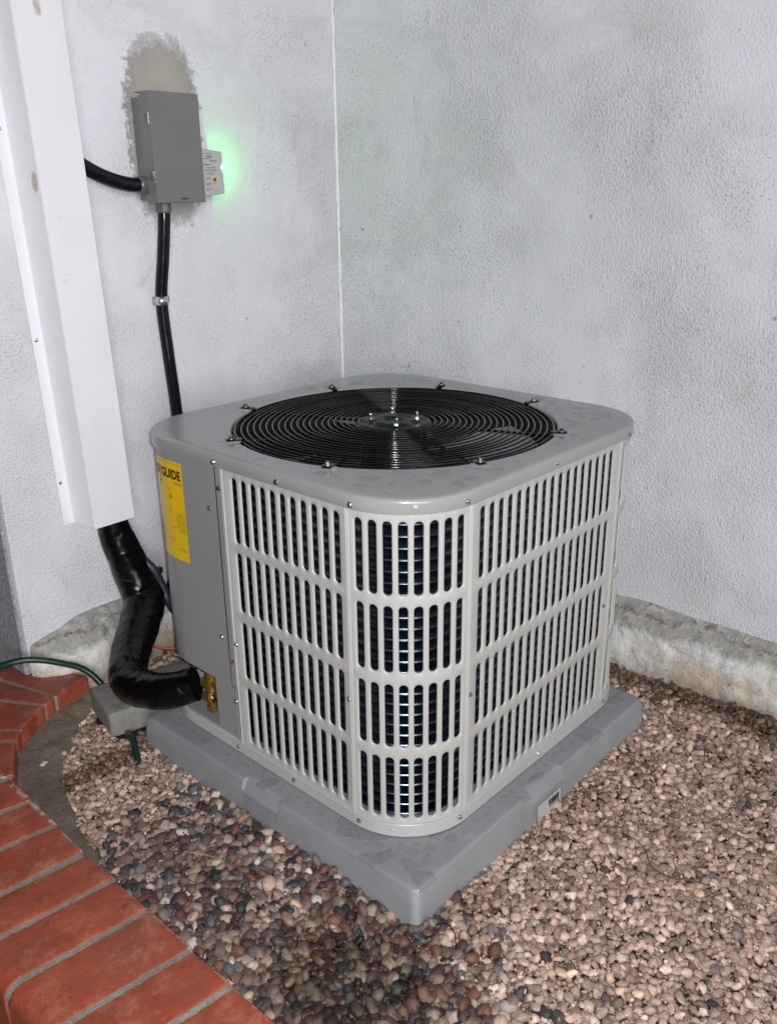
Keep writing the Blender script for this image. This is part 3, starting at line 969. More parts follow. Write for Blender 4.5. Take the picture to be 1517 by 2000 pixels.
ROWS = [(0.0955, 0.2290), (0.2475, 0.3775), (0.3970, 0.5265), (0.5425, 0.6770)]
ZP0, ZP1 = 0.0850, 0.6915
def louver(name, s0, s1, centers, hw, dz=0.0, label=None, arc=False):
    """stamped sheet: grid of rounded slots with rolled-in rims, mapped on the perimeter"""
    verts, faces, cache = [], [], {}
    def V(s, z, d):
        key = (round(s, 6), round(z, 6), round(d, 6))
        if key not in cache:
            x, y, nx_, ny_ = perim(s, d)
            cache[key] = len(verts); verts.append((x, y, z))
        return cache[key]
    bounds = [s0 + 0.004] + [(a + b) / 2 for a, b in zip(centers[:-1], centers[1:])] + [s1 - 0.004]
    zmids = [ZP0] + [(ROWS[i][1] + ROWS[i + 1][0]) / 2 for i in range(3)] + [ZP1]
    for ci, c in enumerate(centers):
        a, b = bounds[ci], bounds[ci + 1]
        for ri, (z0, z1) in enumerate(ROWS):
            za, zb = zmids[ri], zmids[ri + 1]
            z0_, z1_ = z0 + dz, z1 + dz
            # stadium outline, 8 points per half circle
            def stad(w):
                pts = []
                zc1, zc0 = z1_ - hw, z0_ + hw
                for k in range(9):
                    t = math.pi * k / 8; pts.append((c + w * math.cos(t), zc1 + w * math.sin(t)))
                pts.append((c - w, (zc0 + zc1) / 2))
                for k in range(9):
                    t = math.pi + math.pi * k / 8; pts.append((c + w * math.cos(t), zc0 + w * math.sin(t)))
                pts.append((c + w, (zc0 + zc1) / 2))
                return pts
            ring0 = stad(hw + 0.0008)
            # rectangle points matched to the stadium points
            rect = []
            zc1, zc0 = z1_ - hw, z0_ + hw
            for k in range(9):
                t = math.pi * k / 8
                dx, dy = math.cos(t), math.sin(t)
                sx = (b - c) / dx if dx > 1e-6 else ((a - c) / dx if dx < -1e-6 else 1e9)
                sy = (zb - zc1) / dy if dy > 1e-6 else 1e9
                f_ = min(sx, sy); rect.append((c + dx * f_, zc1 + dy * f_))
            rect.append((a, (zc0 + zc1) / 2))
            for k in range(9):
                t = math.pi + math.pi * k / 8
                dx, dy = math.cos(t), math.sin(t)
                sx = (b - c) / dx if dx > 1e-6 else ((a - c) / dx if dx < -1e-6 else 1e9)
                sy = (za - zc0) / dy if dy < -1e-6 else 1e9
                f_ = min(sx, sy); rect.append((c + dx * f_, zc0 + dy * f_))
            rect.append((b, (zc0 + zc1) / 2))
            rings = [[V(s, z, 0) for s, z in rect], [V(s, z, 0.0) for s, z in ring0],
                     [V(s, z, -0.0008) for s, z in stad(hw - 0.0008)], [V(s, z, -0.0026) for s, z in stad(hw - 0.0013)], [V(s, z, -0.0040) for s, z in stad(hw - 0.0015)]]
            n = 20
            for r0, r1 in zip(rings[:-1], rings[1:]):
                for k in range(n):
                    f = (r0[k], r0[(k + 1) % n], r1[(k + 1) % n], r1[k])
                    if len(set(f)) == 4: faces.append(f)
                    elif len(set(f)) == 3: faces.append(tuple(dict.fromkeys(f)))
            # fill the rectangle's four corners
            for cs, cz in ((a, za), (b, za), (b, zb), (a, zb)):
                best = None
                for k in range(n):
                    p, q = rect[k], rect[(k + 1) % n]
                    if (abs(p[0] - cs) < 1e-6 and abs(q[1] - cz) < 1e-6 and abs(q[0] - cs) > 1e-6 and abs(p[1] - cz) > 1e-6) or \
                       (abs(q[0] - cs) < 1e-6 and abs(p[1] - cz) < 1e-6 and abs(p[0] - cs) > 1e-6 and abs(q[1] - cz) > 1e-6):
                        faces.append((rings[0][k], V(cs, cz, 0), rings[0][(k + 1) % n]))
    # rolled vertical beads at the two seams
    for (sa, sb) in ((s0 + 0.0006, s0 + 0.004), (s1 - 0.004, s1 - 0.0006)):
        prof = [(0, -0.003), (0.05, 0.0), (0.25, 0.0016), (0.5, 0.0021), (0.75, 0.0016), (1, 0.0)] if sb > (s0 + s1) / 2 else [(0, -0.003), (0.08, 0.0), (0.3, 0.0016), (0.5, 0.0021), (0.75, 0.0016), (1, 0.0)]
        if sb > (s0 + s1) / 2: prof = [(1 - t, d) for t, d in prof]
        zz = [ZP0, 0.2, 0.35, 0.5, ZP1]
        for (t0, d0), (t1, d1) in zip(prof[:-1], prof[1:]):
            for za, zb in zip(zz[:-1], zz[1:]):
                faces.append((V(sa + (sb - sa) * t0, za, d0), V(sa + (sb - sa) * t1, za, d1), V(sa + (sb - sa) * t1, zb, d1), V(sa + (sb - sa) * t0, zb, d0)))
    bm = bmesh.new(); me = mesh_from(verts, faces); bm.from_mesh(me)
    bmesh.ops.remove_doubles(bm, verts=bm.verts, dist=1e-5)
    bmesh.ops.recalc_face_normals(bm, faces=bm.faces)
    # make sure normals point outward
    bm.faces.ensure_lookup_table()
    me2 = bpy.data.meshes.new("louver"); bm.to_mesh(me2); bm.free()
    me2.polygons.foreach_set("use_smooth", [True] * len(me2.polygons)); me2.set_sharp_from_angle(angle=math.radians(75))
    o = link(name, me2, M_paint, ac, Matrix.Identity(4))
    if label: o['label'] = label
    return o
HW = 0.0093
lc = [-(0.0459 + SS) + 0.02692 * k for k in range(11)]
louver("louver_panel", -0.331, 0.0, lc, HW)
cc = [LA / 2 + (k - 3.5) * 0.0262 for k in range(8)]
louver("corner_louver_panel", 0.0, LA, cc, HW)
rc_ = [LA + SS - 0.2156 + 0.02696 * k for k in range(17)]
louver("louver_panel", LA, LA + 2 * SS, rc_, HW)
cc2 = [LA + 2 * SS + c for c in cc]
louver("corner_louver_panel", LA + 2 * SS, 2 * LA + 2 * SS, cc2, HW)
s3 = 2 * LA + 2 * SS
louver("louver_panel", s3, s3 + 2 * SS, [c + s3 - LA for c in rc_], HW)

def strip(name, s0, s1, zs, offs, mat, parent=ac, n=None, close=False, thick=0.0):
    n = n or max(2, int((s1 - s0) / 0.008))
    V, F = [], []
    for i in range(n + 1):
        s = s0 + (s1 - s0) * i / n
        for z, d in zip(zs, offs):
            x, y, _, _ = perim(s, d); V.append((x, y, z))
    k = len(zs)
    for i in range(n):
        for j in range(k - 1):
            F.append((i * k + j, (i + 1) * k + j, (i + 1) * k + j + 1, i * k + j + 1))
    me = mesh_from(V, F, True); me.set_sharp_from_angle(angle=math.radians(35))
    return link(name, me, mat, parent, Matrix.Identity(4))
# solid service panel at the left with the opening for the valves below it
sL = -2 * SS - LA          # wraps the back-left corner
s_acc1 = -(0.1005 + SS)    # right edge of the access panel
ap = strip("access_panel", sL, s_acc1, [0.7085, 0.2120, 0.2105, 0.2105], [0.0012, 0.0012, 0.0, -0.012], M_panel, n=90)
# lower flat panel right of the valve opening, corner post with the screws
strip("lower_panel", -(0.158 + SS), -(0.0845 + SS), [0.2095, 0.0855], [-0.001, -0.001], M_panel, n=6)
strip("corner_post", s_acc1 + 0.0006, -0.3315, [0.7085, 0.2140, 0.2130, 0.2130], [-0.0004, -0.0004, -0.002, -0.006], M_panel, n=4)
strip("corner_post", -(0.0955 + SS), -0.3322, [0.2105, 0.0855], [0.0008, 0.0008], M_panel, n=4)
# rounded bead next to the louvers
strip("edge_trim", -(0.0835 + SS), -0.3300, [0.6915, 0.2125], [0.0018, 0.0018], M_paint, n=2)
strip("edge_trim", -(0.0845 + SS), -0.3318, [0.2085, 0.0855], [0.0016, 0.0016], M_paint, n=2)
# valve recess
bm = bmesh.new()
box_bm(bm, -0.392, -0.30, 0.1585, 0.30, 0.088, 0.2095)
for f in list(bm.faces):
    c = f.calc_center_median()
    if c.x < -0.38 or c.y > 0.29: bm.faces.remove(f)
link("valve_recess", bm_mesh(bm), M_panel, ac, Matrix.Identity(4))
strip("base_pan", 0, TOT, [ZB + 0.012, ZB + 0.0025, ZB + 0.0025, ZP0 + 0.001, ZP0 + 0.0022, ZP0 + 0.0022], [-0.02, -0.006, 0.0044, 0.0044, 0.0034, -0.006], M_paint, n=220)
bm = bmesh.new(); box_bm(bm, -0.335, 0.335, -0.335, 0.335, ZB + 0.004, ZB + 0.014); link("base_floor", bm_mesh(bm), M_panel, ac, Matrix.Identity(4))

# back side of the unit: plain sheet
strip("back_panel", s3 + 2 * SS, TOT + sL + 0.001, [0.7085, ZP0], [0, 0], M_panel, n=60)

# top panel: lip, rounded edge, deck, orifice
RF = 0.3385
nT = 256
V, F = [], []
prof = [(-0.004, ZT - 0.0255), (0.0060, ZT - 0.0262), (0.0066, ZT - 0.0250), (0.0065, ZT - 0.0075), (0.0056, ZT - 0.0040), (0.0036, ZT - 0.0016), (0.0004, ZT - 0.0003), (-0.0075, ZT)]
for i in range(nT):
    s = TOT * i / nT
    x, y, nx_, ny_ = perim(s, 0)
    for d, z in prof: V.append((x + nx_ * d, y + ny_ * d, z))
    px_, py_ = x - nx_ * 0.0075, y - ny_ * 0.0075
    ang = math.atan2(py_, px_)
    cx_, cy_ = math.cos(ang), math.sin(ang)
    rr = math.hypot(px_, py_)
    for t in (0.35, 0.7):
        r_ = rr + (RF + 0.006 - rr) * t; V.append((cx_ * r_, cy_ * r_, ZT - 0.0008 * t))
    for r_, z in ((RF + 0.006, ZT - 0.0008), (RF + 0.003, ZT - 0.0014), (RF + 0.0005, ZT - 0.0040), (RF - 0.0005, ZT - 0.007), (RF - 0.0005, ZT - 0.010), (RF + 0.001, ZT - 0.014)):
        V.append((cx_ * r_, cy_ * r_, z))
k = len(prof) + 2 + 6
for i in range(nT):
    i2 = (i + 1) % nT
    for j in range(k - 1): F.append((i * k + j, i2 * k + j, i2 * k + j + 1, i * k + j + 1))
me = mesh_from(V, F, True); me.set_sharp_from_angle(angle=math.radians(50))
def mat_top():  # same paint as the sides, darkened to stand in for grazing light
    M, nt, P = new_mat("top_panel_paint_shaded"); g = G(nt); c = g.coord()
    n = g.noise(c, 6, 4)
    nt.links.new(g.mix(g.ramp(n, 0.3, 0.7), (0.27, 0.27, 0.275), (0.30, 0.30, 0.30)), P.inputs["Base Color"])
    nt.links.new(g.ramp(g.noise(c, 3, 3), 0.3, 0.7, 0.16, 0.26), P.inputs["Roughness"])
    nt.links.new(g.bump(g.noise(c, 500, 3), 0.05, 0.002), P.inputs["Normal"])
    return M
M_top = mat_top()
top = link("top_panel", me, M_top, ac, Matrix.Identity(4))

# coil: tall finned pack inside the slots, with tube collars every 21 mm
def coil():
    s0, s1 = -0.34, s3 + 2 * SS + LA
    n = 220
    V, F, UV = [], [], []
    zs = []
    z = ZP0 - 0.002
    rows = []
    while z < 0.70:
        rows.append(z); z += 0.0213
    for zr in rows:
        zs += [(zr, -0.0295, 1), (zr + 0.0008, -0.0282, 1), (zr + 0.0020, -0.0275, 1), (zr + 0.0032, -0.0282, 1), (zr + 0.0040, -0.0295, 0), (zr + 0.0200, -0.0300, 0)]
    V, F, mi, uvs = [], [], [], []
    for i in range(n + 1):
        s = s0 + (s1 - s0) * i / n
        for zz, d, _ in zs:
            x, y, _, _ = perim(s, d); V.append((x, y, zz)); uvs.append((s, zz))
    k = len(zs)
    for i in range(n):
        for j in range(k - 1):
            F.append((i * k + j, (i + 1) * k + j, (i + 1) * k + j + 1, i * k + j + 1)); mi.append(1 if zs[j][2] and zs[j + 1][0] - zs[j][0] < 0.002 else 0)
    me = mesh_from(V, F, True)
    me.materials.append(M_coil); me.materials.append(M_coilt)
    me.polygons.foreach_set("material_index", mi)
    ul = me.uv_layers.new(name="UVMap")
    idx = np.empty(len(me.loops), dtype=np.int32); me.loops.foreach_get("vertex_index", idx)
    ul.data.foreach_set("uv", np.array(uvs, dtype=np.float32)[idx].ravel())
    o = bpy.data.objects.new("coil", me); COL.objects.link(o); o.parent = ac; o.matrix_parent_inverse = wm(ac).inverted()
    # unseen black sheet behind the fins, there to trap light
    strip("coil_light_trap", s0, s1, [ZP0, 0.70], [-0.045, -0.045], M_black_flat, n=100)
coil()

# fan: ring guard, hub plate with four bolts, blades, motor
guard = link("fan_guard", None, None, ac, Matrix.Translation((0, 0, ZT)))
NR = 21
for i in range(NR):
    R_ = 0.0745 + (0.3315 - 0.0745) * i / (NR - 1)
    z = ZT - 0.004 - 0.001 * math.cos(i) + 0.002 * (1 - (R_ / 0.33) ** 2)
    n, m_ = 120, 8
    V, F = [], []
    for a in range(n):
        t = 2 * math.pi * a / n
        wz = 0.0004 * math.sin(3 * t + i * 1.9)
        for b in range(m_):
            u = 2 * math.pi * b / m_
            rr = R_ + 0.0019 * math.cos(u)
            V.append((rr * math.cos(t), rr * math.sin(t), z - ZT + 0.0019 * math.sin(u) + wz))
    for a in range(n):
        for b in range(m_):
            F.append((a * m_ + b, ((a + 1) % n) * m_ + b, ((a + 1) % n) * m_ + (b + 1) % m_, a * m_ + (b + 1) % m_))
    link("guard_ring", mesh_from(V, F, True), M_black_wire, guard, Matrix.Translation((0, 0, ZT)))
bm = bmesh.new()
for i in range(8):     # radial support wires under the rings
    t = 0.394 + math.pi / 4 * i
    c_, s_ = math.cos(t), math.sin(t)
    cyl_bm(bm, (0.06 * c_, 0.06 * s_, -0.0065), (0.337 * c_, 0.337 * s_, -0.0065), 0.0028, n=8)
link("guard_spokes", bm_mesh(bm, angle=50), M_black_wire, guard, Matrix.Translation((0, 0, ZT)))
# outer rings that step down into the orifice
for i in range(3):
    R_ = 0.3335 + 0.001 * i; z = -0.008 - 0.010 * i
    V, F = [], []
    n, m_ = 120, 8
    for a in range(n):
        t = 2 * math.pi * a / n
        for b in range(m_):
            u = 2 * math.pi * b / m_
            rr = R_ + 0.0018 * math.cos(u); V.append((rr * math.cos(t), rr * math.sin(t), z + 0.0018 * math.sin(u)))
    for a in range(n):
        for b in range(m_):
            F.append((a * m_ + b, ((a + 1) % n) * m_ + b, ((a + 1) % n) * m_ + (b + 1) % m_, a * m_ + (b + 1) % m_))
    link("guard_ring", mesh_from(V, F, True), M_black_wire, guard, Matrix.Translation((0, 0, ZT)))

# shared small hardware
def screw_mesh(r=0.0042, h=0.0035):
    bm = bmesh.new()
    cyl_bm(bm, (0, 0, 0), (0, 0, 0.0009), r * 1.25, r * 1.2, 16)
    cyl_bm(bm, (0, 0, 0.0009), (0, 0, h), r * 0.86, r * 0.78, 6)
    cyl_bm(bm, (0, 0, h), (0, 0, h + 0.0004), r * 0.6, r * 0.3, 8)
    return bm_mesh(bm, angle=30)
SCREW = screw_mesh(); SCREW.materials.append(M_chrome)
def screw_at(p, nrm, parent=ac, me=None, name="screw", scale=1.0, mat=None):
    q = Vector(nrm).to_track_quat('Z', 'X').to_matrix().to_4x4()
    o = bpy.data.objects.new(name, me or SCREW); COL.objects.link(o); o.parent = parent
    mw = Matrix.Translation(p) @ q @ Matrix.Rotation(random.uniform(0, 1), 4, 'Z') @ Matrix.Diagonal((scale, scale, scale, 1)) @ Matrix.Rotation(random.uniform(-.12, .12), 4, 'X')
    o.matrix_parent_inverse = wm(parent).inverted(); o.matrix_basis = mw
    return o
for y, z, d in ((0.093, 0.6990, .0068), (-0.0855, 0.6982, .0068), (-0.2654, 0.6985, .0068), (0.0909, 0.6464, .0004), (0.1236, 0.5991, .0014), (0.1186, 0.3217, .0014), (0.0715, 0.3205, .0018), (0.0895, 0.2732, .0004), (0.0875, 0.1818, .002), (0.0879, 0.0735, .0046), (-0.0854, 0.0748, .0046), (-0.2649, 0.0750, .0046), (-0.2440, 0.3247, .0002)):
    screw_at((-H - d, y, z), (-1, 0, 0))
for x, z, d in ((-0.2679, 0.6986, .0068), (0.0007, 0.7001, .0068), (0.2729, 0.6991, .0068), (0.2305, 0.3246, .0002), (-0.2420, 0.3245, .0002), (-0.0061, 0.0754, .0046), (0.2564, 0.0756, .0046), (-0.2694, 0.0768, .0046)):
    screw_at((x, -H - d, z), (0, -1, 0))
# little pressed dimples in the lip and base pan
bm = bmesh.new()
def dimple(p, n_, r, sx=1.0):
    q = Vector(n_).to_track_quat('Z', 'Y').to_matrix().to_4x4()
    g_ = bmesh.ops.create_icosphere(bm, subdivisions=2, radius=1)
    bmesh.ops.transform(bm, matrix=Matrix.Translation(p) @ q @ Matrix.Diagonal((r * sx, r, 0.0009, 1)), verts=g_['verts'])
for s, z, sx in ((LA * 0.53, 0.7035, 1.4), (LA * 0.36, 0.0745, 1.6), (LA * 0.72, 0.0745, 1.0)):
    x, y, a, b = perim(s, 0.0064 if z > .5 else 0.0044); dimple((x, y, z), (a, b, 0), 0.0036, sx)
for y in (-0.19, 0.03): dimple((-H - 0.0044, y, 0.0745), (-1, 0, 0), 0.002)
for x in (-0.216, 0.2025): dimple((x, -H - 0.0044, 0.0745), (0, -1, 0), 0.002)
link("pressed_dimples", bm_mesh(bm, smooth=True), M_paint, ac, Matrix.Identity(4))['kind'] = 'stuff'

foot_bm = bmesh.new()
box_bm(foot_bm, 0.332, 0.3625, -0.0085, 0.0085, 0.0004, 0.0028, 0.0010, 1)
cyl_bm(foot_bm, (0.351, 0, 0.0028), (0.351, 0, 0.0042), 0.0105, 0.0095, 20)
box_bm(foot_bm, 0.329, 0.336, -0.006, 0.006, -0.016, 0.0022, 0.001, 1)
FOOT = bm_mesh(foot_bm, angle=35); FOOT.materials.append(M_black_wire)
bolt_bm = bmesh.new()
cyl_bm(bolt_bm, (0, 0, 0), (0, 0, 0.0012), 0.0078, 0.0076, 20)
cyl_bm(bolt_bm, (0, 0, 0.0012), (0, 0, 0.0062), 0.0048, 0.0045, 6)
BOLT = bm_mesh(bolt_bm, angle=30); BOLT.materials.append(simple('dark_zinc', (0.16, 0.16, 0.165), 0.3, metal=0.9))
bump_bm = bmesh.new()
for i in range(8):
    t = 0.394 + math.pi / 4 * i
    mw = Matrix.Translation((0, 0, ZT)) @ Matrix.Rotation(t, 4, 'Z')
    o = bpy.data.objects.new("guard_foot", FOOT); COL.objects.link(o); o.parent = guard
    o.matrix_parent_inverse = wm(guard).inverted(); o.matrix_basis = mw
    screw_at(mw @ Vector((0.351, 0, 0.0042)), (0, 0, 1), guard, BOLT, "bolt")
    # embossed pad in the deck beside each foot
    g_ = bmesh.ops.create_icosphere(bump_bm, subdivisions=3, radius=1)
    bmesh.ops.transform(bump_bm, matrix=mw @ Matrix.Translation((0.355, 0, -0.0022)) @ Matrix.Diagonal((0.022, 0.021, 0.0042, 1)), verts=g_['verts'])
link("deck_embossing", bm_mesh(bump_bm, smooth=True), M_top, top, Matrix.Identity(4))['kind'] = 'stuff'

# hub plate, wet and irregular, with four tall nuts
bm = bmesh.new()
V, F = [], []
nr, na = 14, 64
for i in range(nr + 1):
    r_ = 0.082 * i / nr
    for a in range(na):
        t = 2 * math.pi * a / na
        x, y = r_ * math.cos(t), r_ * math.sin(t)
        z = ZT - 0.002 + 0.0028 * noise.noise(Vector((x * 42, y * 42, 0.4))) + (0.004 if 0.02 < r_ < 0.05 else 0) - (0.006 if i == nr else 0)
        V.append((x, y, z))
for i in range(nr):
    for a in range(na): F.append((i * na + a, i * na + (a + 1) % na, (i + 1) * na + (a + 1) % na, (i + 1) * na + a))
link("hub_plate", mesh_from(V, F, True), M_motor, guard, Matrix.Identity(4))
sh = bmesh.new()
cyl_bm(sh, (0, 0, 0), (0, 0, 0.004), 0.0058, 0.0052, 6)
cyl_bm(sh, (0, 0, 0.004), (0, 0, 0.011), 0.003, 0.0029, 10)
bmesh.ops.create_uvsphere(sh, u_segments=12, v_segments=8, radius=0.0036, matrix=Matrix.Translation((0, 0, 0.0125)))
STUD = bm_mesh(sh, angle=40); STUD.materials.append(M_chrome)
for k in range(4):
    t = math.radians(40 + 4) + math.pi / 2 * k + math.radians(45) - math.radians(42)
    screw_at((0.049 * math.cos(t), 0.049 * math.sin(t), ZT + 0.001), (0, 0, 1), guard, STUD, "stud")
# blades and motor
fan = link("fan", None, None, ac, Matrix.Translation((0, 0, ZT - 0.085)))
bm = bmesh.new(); cyl_bm(bm, (0, 0, -0.05), (0, 0, 0.03), 0.07, 0.07, 40); cyl_bm(bm, (0, 0, 0.03), (0, 0, 0.07), 0.072, 0.066, 40)
link("motor", bm_mesh(bm, angle=40), M_black_flat, fan, Matrix.Translation((0, 0, ZT - 0.085)))
def blade():
    V, F = [], []
    nr, na = 12, 12
    for i in range(nr + 1):
        r_ = 0.07 + 0.252 * i / nr
        w = 0.30 + 0.16 * math.sin(i / nr * math.pi * 0.7)
        sw = 0.22 * (i / nr - 0.5)
        for a in range(na + 1):
            t = -w + 2 * w * a / na + sw
            V.append((r_ * math.cos(t), r_ * math.sin(t), 0.030 * (a / na - 0.5) * 2 * (1.2 - 0.4 * i / nr) + 0.008 * math.sin(math.pi * a / na)))
    for i in range(nr):
        for a in range(na): F.append((i * (na + 1) + a, i * (na + 1) + a + 1, (i + 1) * (na + 1) + a + 1, (i + 1) * (na + 1) + a))
    return mesh_from(V, F, True)
BL = blade(); BL.materials.append(M_blade)
for k in range(4):
    o = bpy.data.objects.new("fan_blade", BL); COL.objects.link(o); o.parent = fan
    o.matrix_basis = Matrix.Rotation(math.radians(134 + 90 * k), 4, 'Z')
# black inner shroud and bottom of the fan compartment
V, F = [], []
for i in range(97):
    t = 2 * math.pi * i / 96
    V += [(0.3375 * math.cos(t), 0.3375 * math.sin(t), ZT - 0.012), (0.33 * math.cos(t), 0.33 * math.sin(t), 0.12)]
for i in range(96): F.append((2 * i, 2 * i + 2, 2 * i + 3, 2 * i + 1))
link("inner_shroud", mesh_from(V, F, True), M_black_flat, ac, Matrix.Identity(4))

# yellow paper label wrapping the back-left corner
def to_panel(s, z, d=0.0016):
    x, y, _, _ = perim(s, d); return (x, y, z)
def wrap_bm(bm):
    """bm in local (u=along, v=up) -> the unit's side; u is the distance left of the label's right edge"""
    for v in bm.verts:
        u, w, e = v.co
        v.co = to_panel(-(0.2065 + SS) - u, w, 0.0016 + e)
LB0, LB1, LBW = 0.4577, 0.6712, 0.148
bm = bmesh.new()
nn = 30
row0 = [bm.verts.new((LBW * i / nn, LB0, 0)) for i in range(nn + 1)]
row1 = [bm.verts.new((LBW * i / nn, LB1, 0)) for i in range(nn + 1)]
for i in range(nn): bm.faces.new((row0[i], row0[i + 1], row1[i + 1], row1[i]))
wrap_bm(bm)
lab = link("yellow_label", bm_mesh(bm, smooth=True), M_yellow, ac, Matrix.Identity(4))
def text_bm(body, size, x, z, bold=0.0, sx=1.0):
    cu = bpy.data.curves.new("t", 'FONT'); cu.body = body; cu.size = size; cu.offset = bold; cu.resolution_u = 3
    ob = bpy.data.objects.new("t", cu); COL.objects.link(ob)
    dg = bpy.context.evaluated_depsgraph_get(); me = bpy.data.meshes.new_from_object(ob.evaluated_get(dg))
    bpy.data.objects.remove(ob); bpy.data.curves.remove(cu)
    b = bmesh.new(); b.from_mesh(me); bpy.data.meshes.remove(me)
    bmesh.ops.triangulate(b, faces=b.faces)
    return b
def label_text(body, size, right_u, z, bold=0.0008, sx=1.0, mat=M_ink, name="lettering"):
    b = text_bm(body, size, 0, 0, bold)
    w = max((v.co.x for v in b.verts), default=0)
    for v in b.verts: v.co = Vector((right_u + (w - v.co.x) * sx, z + v.co.y, 0.0005))
    r = bmesh.ops.bisect_plane
    wrap_bm(b)
    link(name, bm_mesh(b), mat, lab, Matrix.Identity(4))
    return w * sx
wG = label_text("GUIDE", 0.0265, 0.006, 0.6345, 0.0011, 0.86)
wY = label_text("Y", 0.0265, 0.006 + wG + 0.0004, 0.6345, 0.0009, 0.80)
label_text("ENERG", 0.0265, 0.006 + wG + wY + 0.001, 0.6345, 0.0004, 0.80)
def bars(rows, mat, name):
    b = bmesh.new()
    for (u0, u1, z, h) in rows:
        n_ = max(1, int((u1 - u0) / 0.012))
        for i in range(n_):
            a, c = u0 + (u1 - u0) * i / n_, u0 + (u1 - u0) * (i + 1) / n_
            b.faces.new([b.verts.new(q) for q in ((a, z, 0.0005), (c, z, 0.0005), (c, z + h, 0.0005), (a, z + h, 0.0005))])
    wrap_bm(b)
    link(name, bm_mesh(b), mat, lab, Matrix.Identity(4))['kind'] = 'stuff'
rr = [(0.004, 0.14, 0.6650, 0.0006)]
random.seed(5)
def words(u0, u1, z, h):
    out = []; u = u0
    while u < u1:
        w = random.uniform(0.0015, 0.0065); out.append((u, min(u1, u + w), z, h)); u += w + 0.0012
    return out
fine = words(0.003, 0.036, 0.6265, 0.0011) + words(0.003, 0.032, 0.6232, 0.0011)
for k in range(9): fine += words(0.003, (0.030 if k % 3 else 0.034) - (0.012 if k == 0 else 0), 0.5600 - 0.0047 * k, 0.0012)
fine += words(0.004, 0.030, 0.4835, 0.0011) + words(0.004, 0.034, 0.4800, 0.0011)
bars(rr + fine, M_ink, "fine_print")
# the arrow under the Y
b = bmesh.new()
ua = 0.006 + wG + wY * 0.5
for q in ([(ua - 0.0013, 0.637), (ua + 0.0013, 0.637), (ua + 0.0013, 0.622), (ua - 0.0013, 0.622)], [(ua - 0.0042, 0.6225), (ua + 0.0042, 0.6225), (ua, 0.6145)]):
    b.faces.new([b.verts.new((x, z, 0.0006)) for x, z in q])
wrap_bm(b); link("arrow_mark", bm_mesh(b), M_ink, lab, Matrix.Identity(4))
mid = [(0.040, 0.0445, 0.590, 0.008), (0.0465, 0.050, 0.590, 0.008), (0.040, 0.049, 0.600, 0.0016)]
for k in range(6): mid += words(0.044, 0.056, 0.572 - 0.0035 * k, 0.0008)
mid += [(0.0405, 0.046, 0.5255, 0.004)] + words(0.04, 0.10, 0.513, 0.0008) + words(0.04, 0.10, 0.61, 0.0010)
for k in range(3): mid += words(0.040, 0.060, 0.503 - 0.004 * k, 0.0009)
bars(mid, M_ink2, "faded_print")

# service valves in the recess
vb = bmesh.new()
def V3(x, y, z): return Vector((x, y, z))
cyl_bm(vb, V3(-0.372, 0.205, 0.150), V3(-0.372, 0.205, 0.195), 0.0135, 0.0130, 20)      # upper valve body
cyl_bm(vb, V3(-0.372, 0.205, 0.195), V3(-0.372, 0.205, 0.200), 0.0110, 0.0100, 20)
cyl_bm(vb, V3(-0.372, 0.205, 0.172), V3(-0.378, 0.172, 0.172), 0.0075, 0.0085, 16)
cyl_bm(vb, V3(-0.378, 0.172, 0.172), V3(-0.379, 0.167, 0.172), 0.0085, 0.0070, 16)
cyl_bm(vb, V3(-0.372, 0.205, 0.165), V3(-0.372, 0.232, 0.160), 0.0110, 0.0120, 20)
cyl_bm(vb, V3(-0.372, 0.205, 0.115), V3(-0.372, 0.205, 0.150), 0.0120, 0.0125, 20)
cyl_bm(vb, V3(-0.372, 0.205, 0.102), V3(-0.372, 0.205, 0.115), 0.0155, 0.0150, 6)
cyl_bm(vb, V3(-0.372, 0.210, 0.125), V3(-0.372, 0.235, 0.125), 0.0100, 0.0100, 20)
link("service_valve", bm_mesh(vb, angle=35), M_brass_d, ac, Matrix.Identity(4))
vb = bmesh.new()
cyl_bm(vb, V3(-0.385, 0.193, 0.146), V3(-0.390, 0.181, 0.1455), 0.0078, 0.0078, 6)
cyl_bm(vb, V3(-0.390, 0.181, 0.1455), V3(-0.392, 0.170, 0.1450), 0.0042, 0.0040, 12)
cyl_bm(vb, V3(-0.392, 0.170, 0.1450), V3(-0.3935, 0.163, 0.1447), 0.0068, 0.0060, 6)
link("valve_cap", bm_mesh(vb, angle=30), M_brass, ac, Matrix.Identity(4))

# water lying on the top panel
PLACED = []
def clear_of(x, y, r):
    if any(math.hypot(x - a, y - b) < 1.25 * (r + c) for a, b, c in PLACED): return False
    PLACED.append((x, y, r)); return True
def blob_bm(bm, cx, cy, z, r, el, ang, h, irr=0.25, n=22, seed=0):
    ring = []
    ca, sa = math.cos(ang), math.sin(ang)
    rings = [(1.0, 0.0), (0.93, 0.55), (0.8, 0.85), (0.5, 1.0)]
    allr = []
    for f_, hz in rings:
        rr_ = []
        for k in range(n):
            t = 2 * math.pi * k / n
            q = f_ * r * (1 + irr * noise.noise(Vector((math.cos(t) * 1.4, math.sin(t) * 1.4, seed * 3.7))) + irr * 0.5 * noise.noise(Vector((math.cos(t) * 3.4, math.sin(t) * 3.4, seed * 1.7))))
            x, y = q * math.cos(t) * el, q * math.sin(t)
            rr_.append(bm.verts.new((cx + x * ca - y * sa, cy + x * sa + y * ca, z + h * hz)))
        allr.append(rr_)
    for a, b_ in zip(allr[:-1], allr[1:]):
        for k in range(n): bm.faces.new((a[k], a[(k + 1) % n], b_[(k + 1) % n], b_[k]))
    bm.faces.new(allr[-1])
bm = bmesh.new(); random.seed(21); n = 0
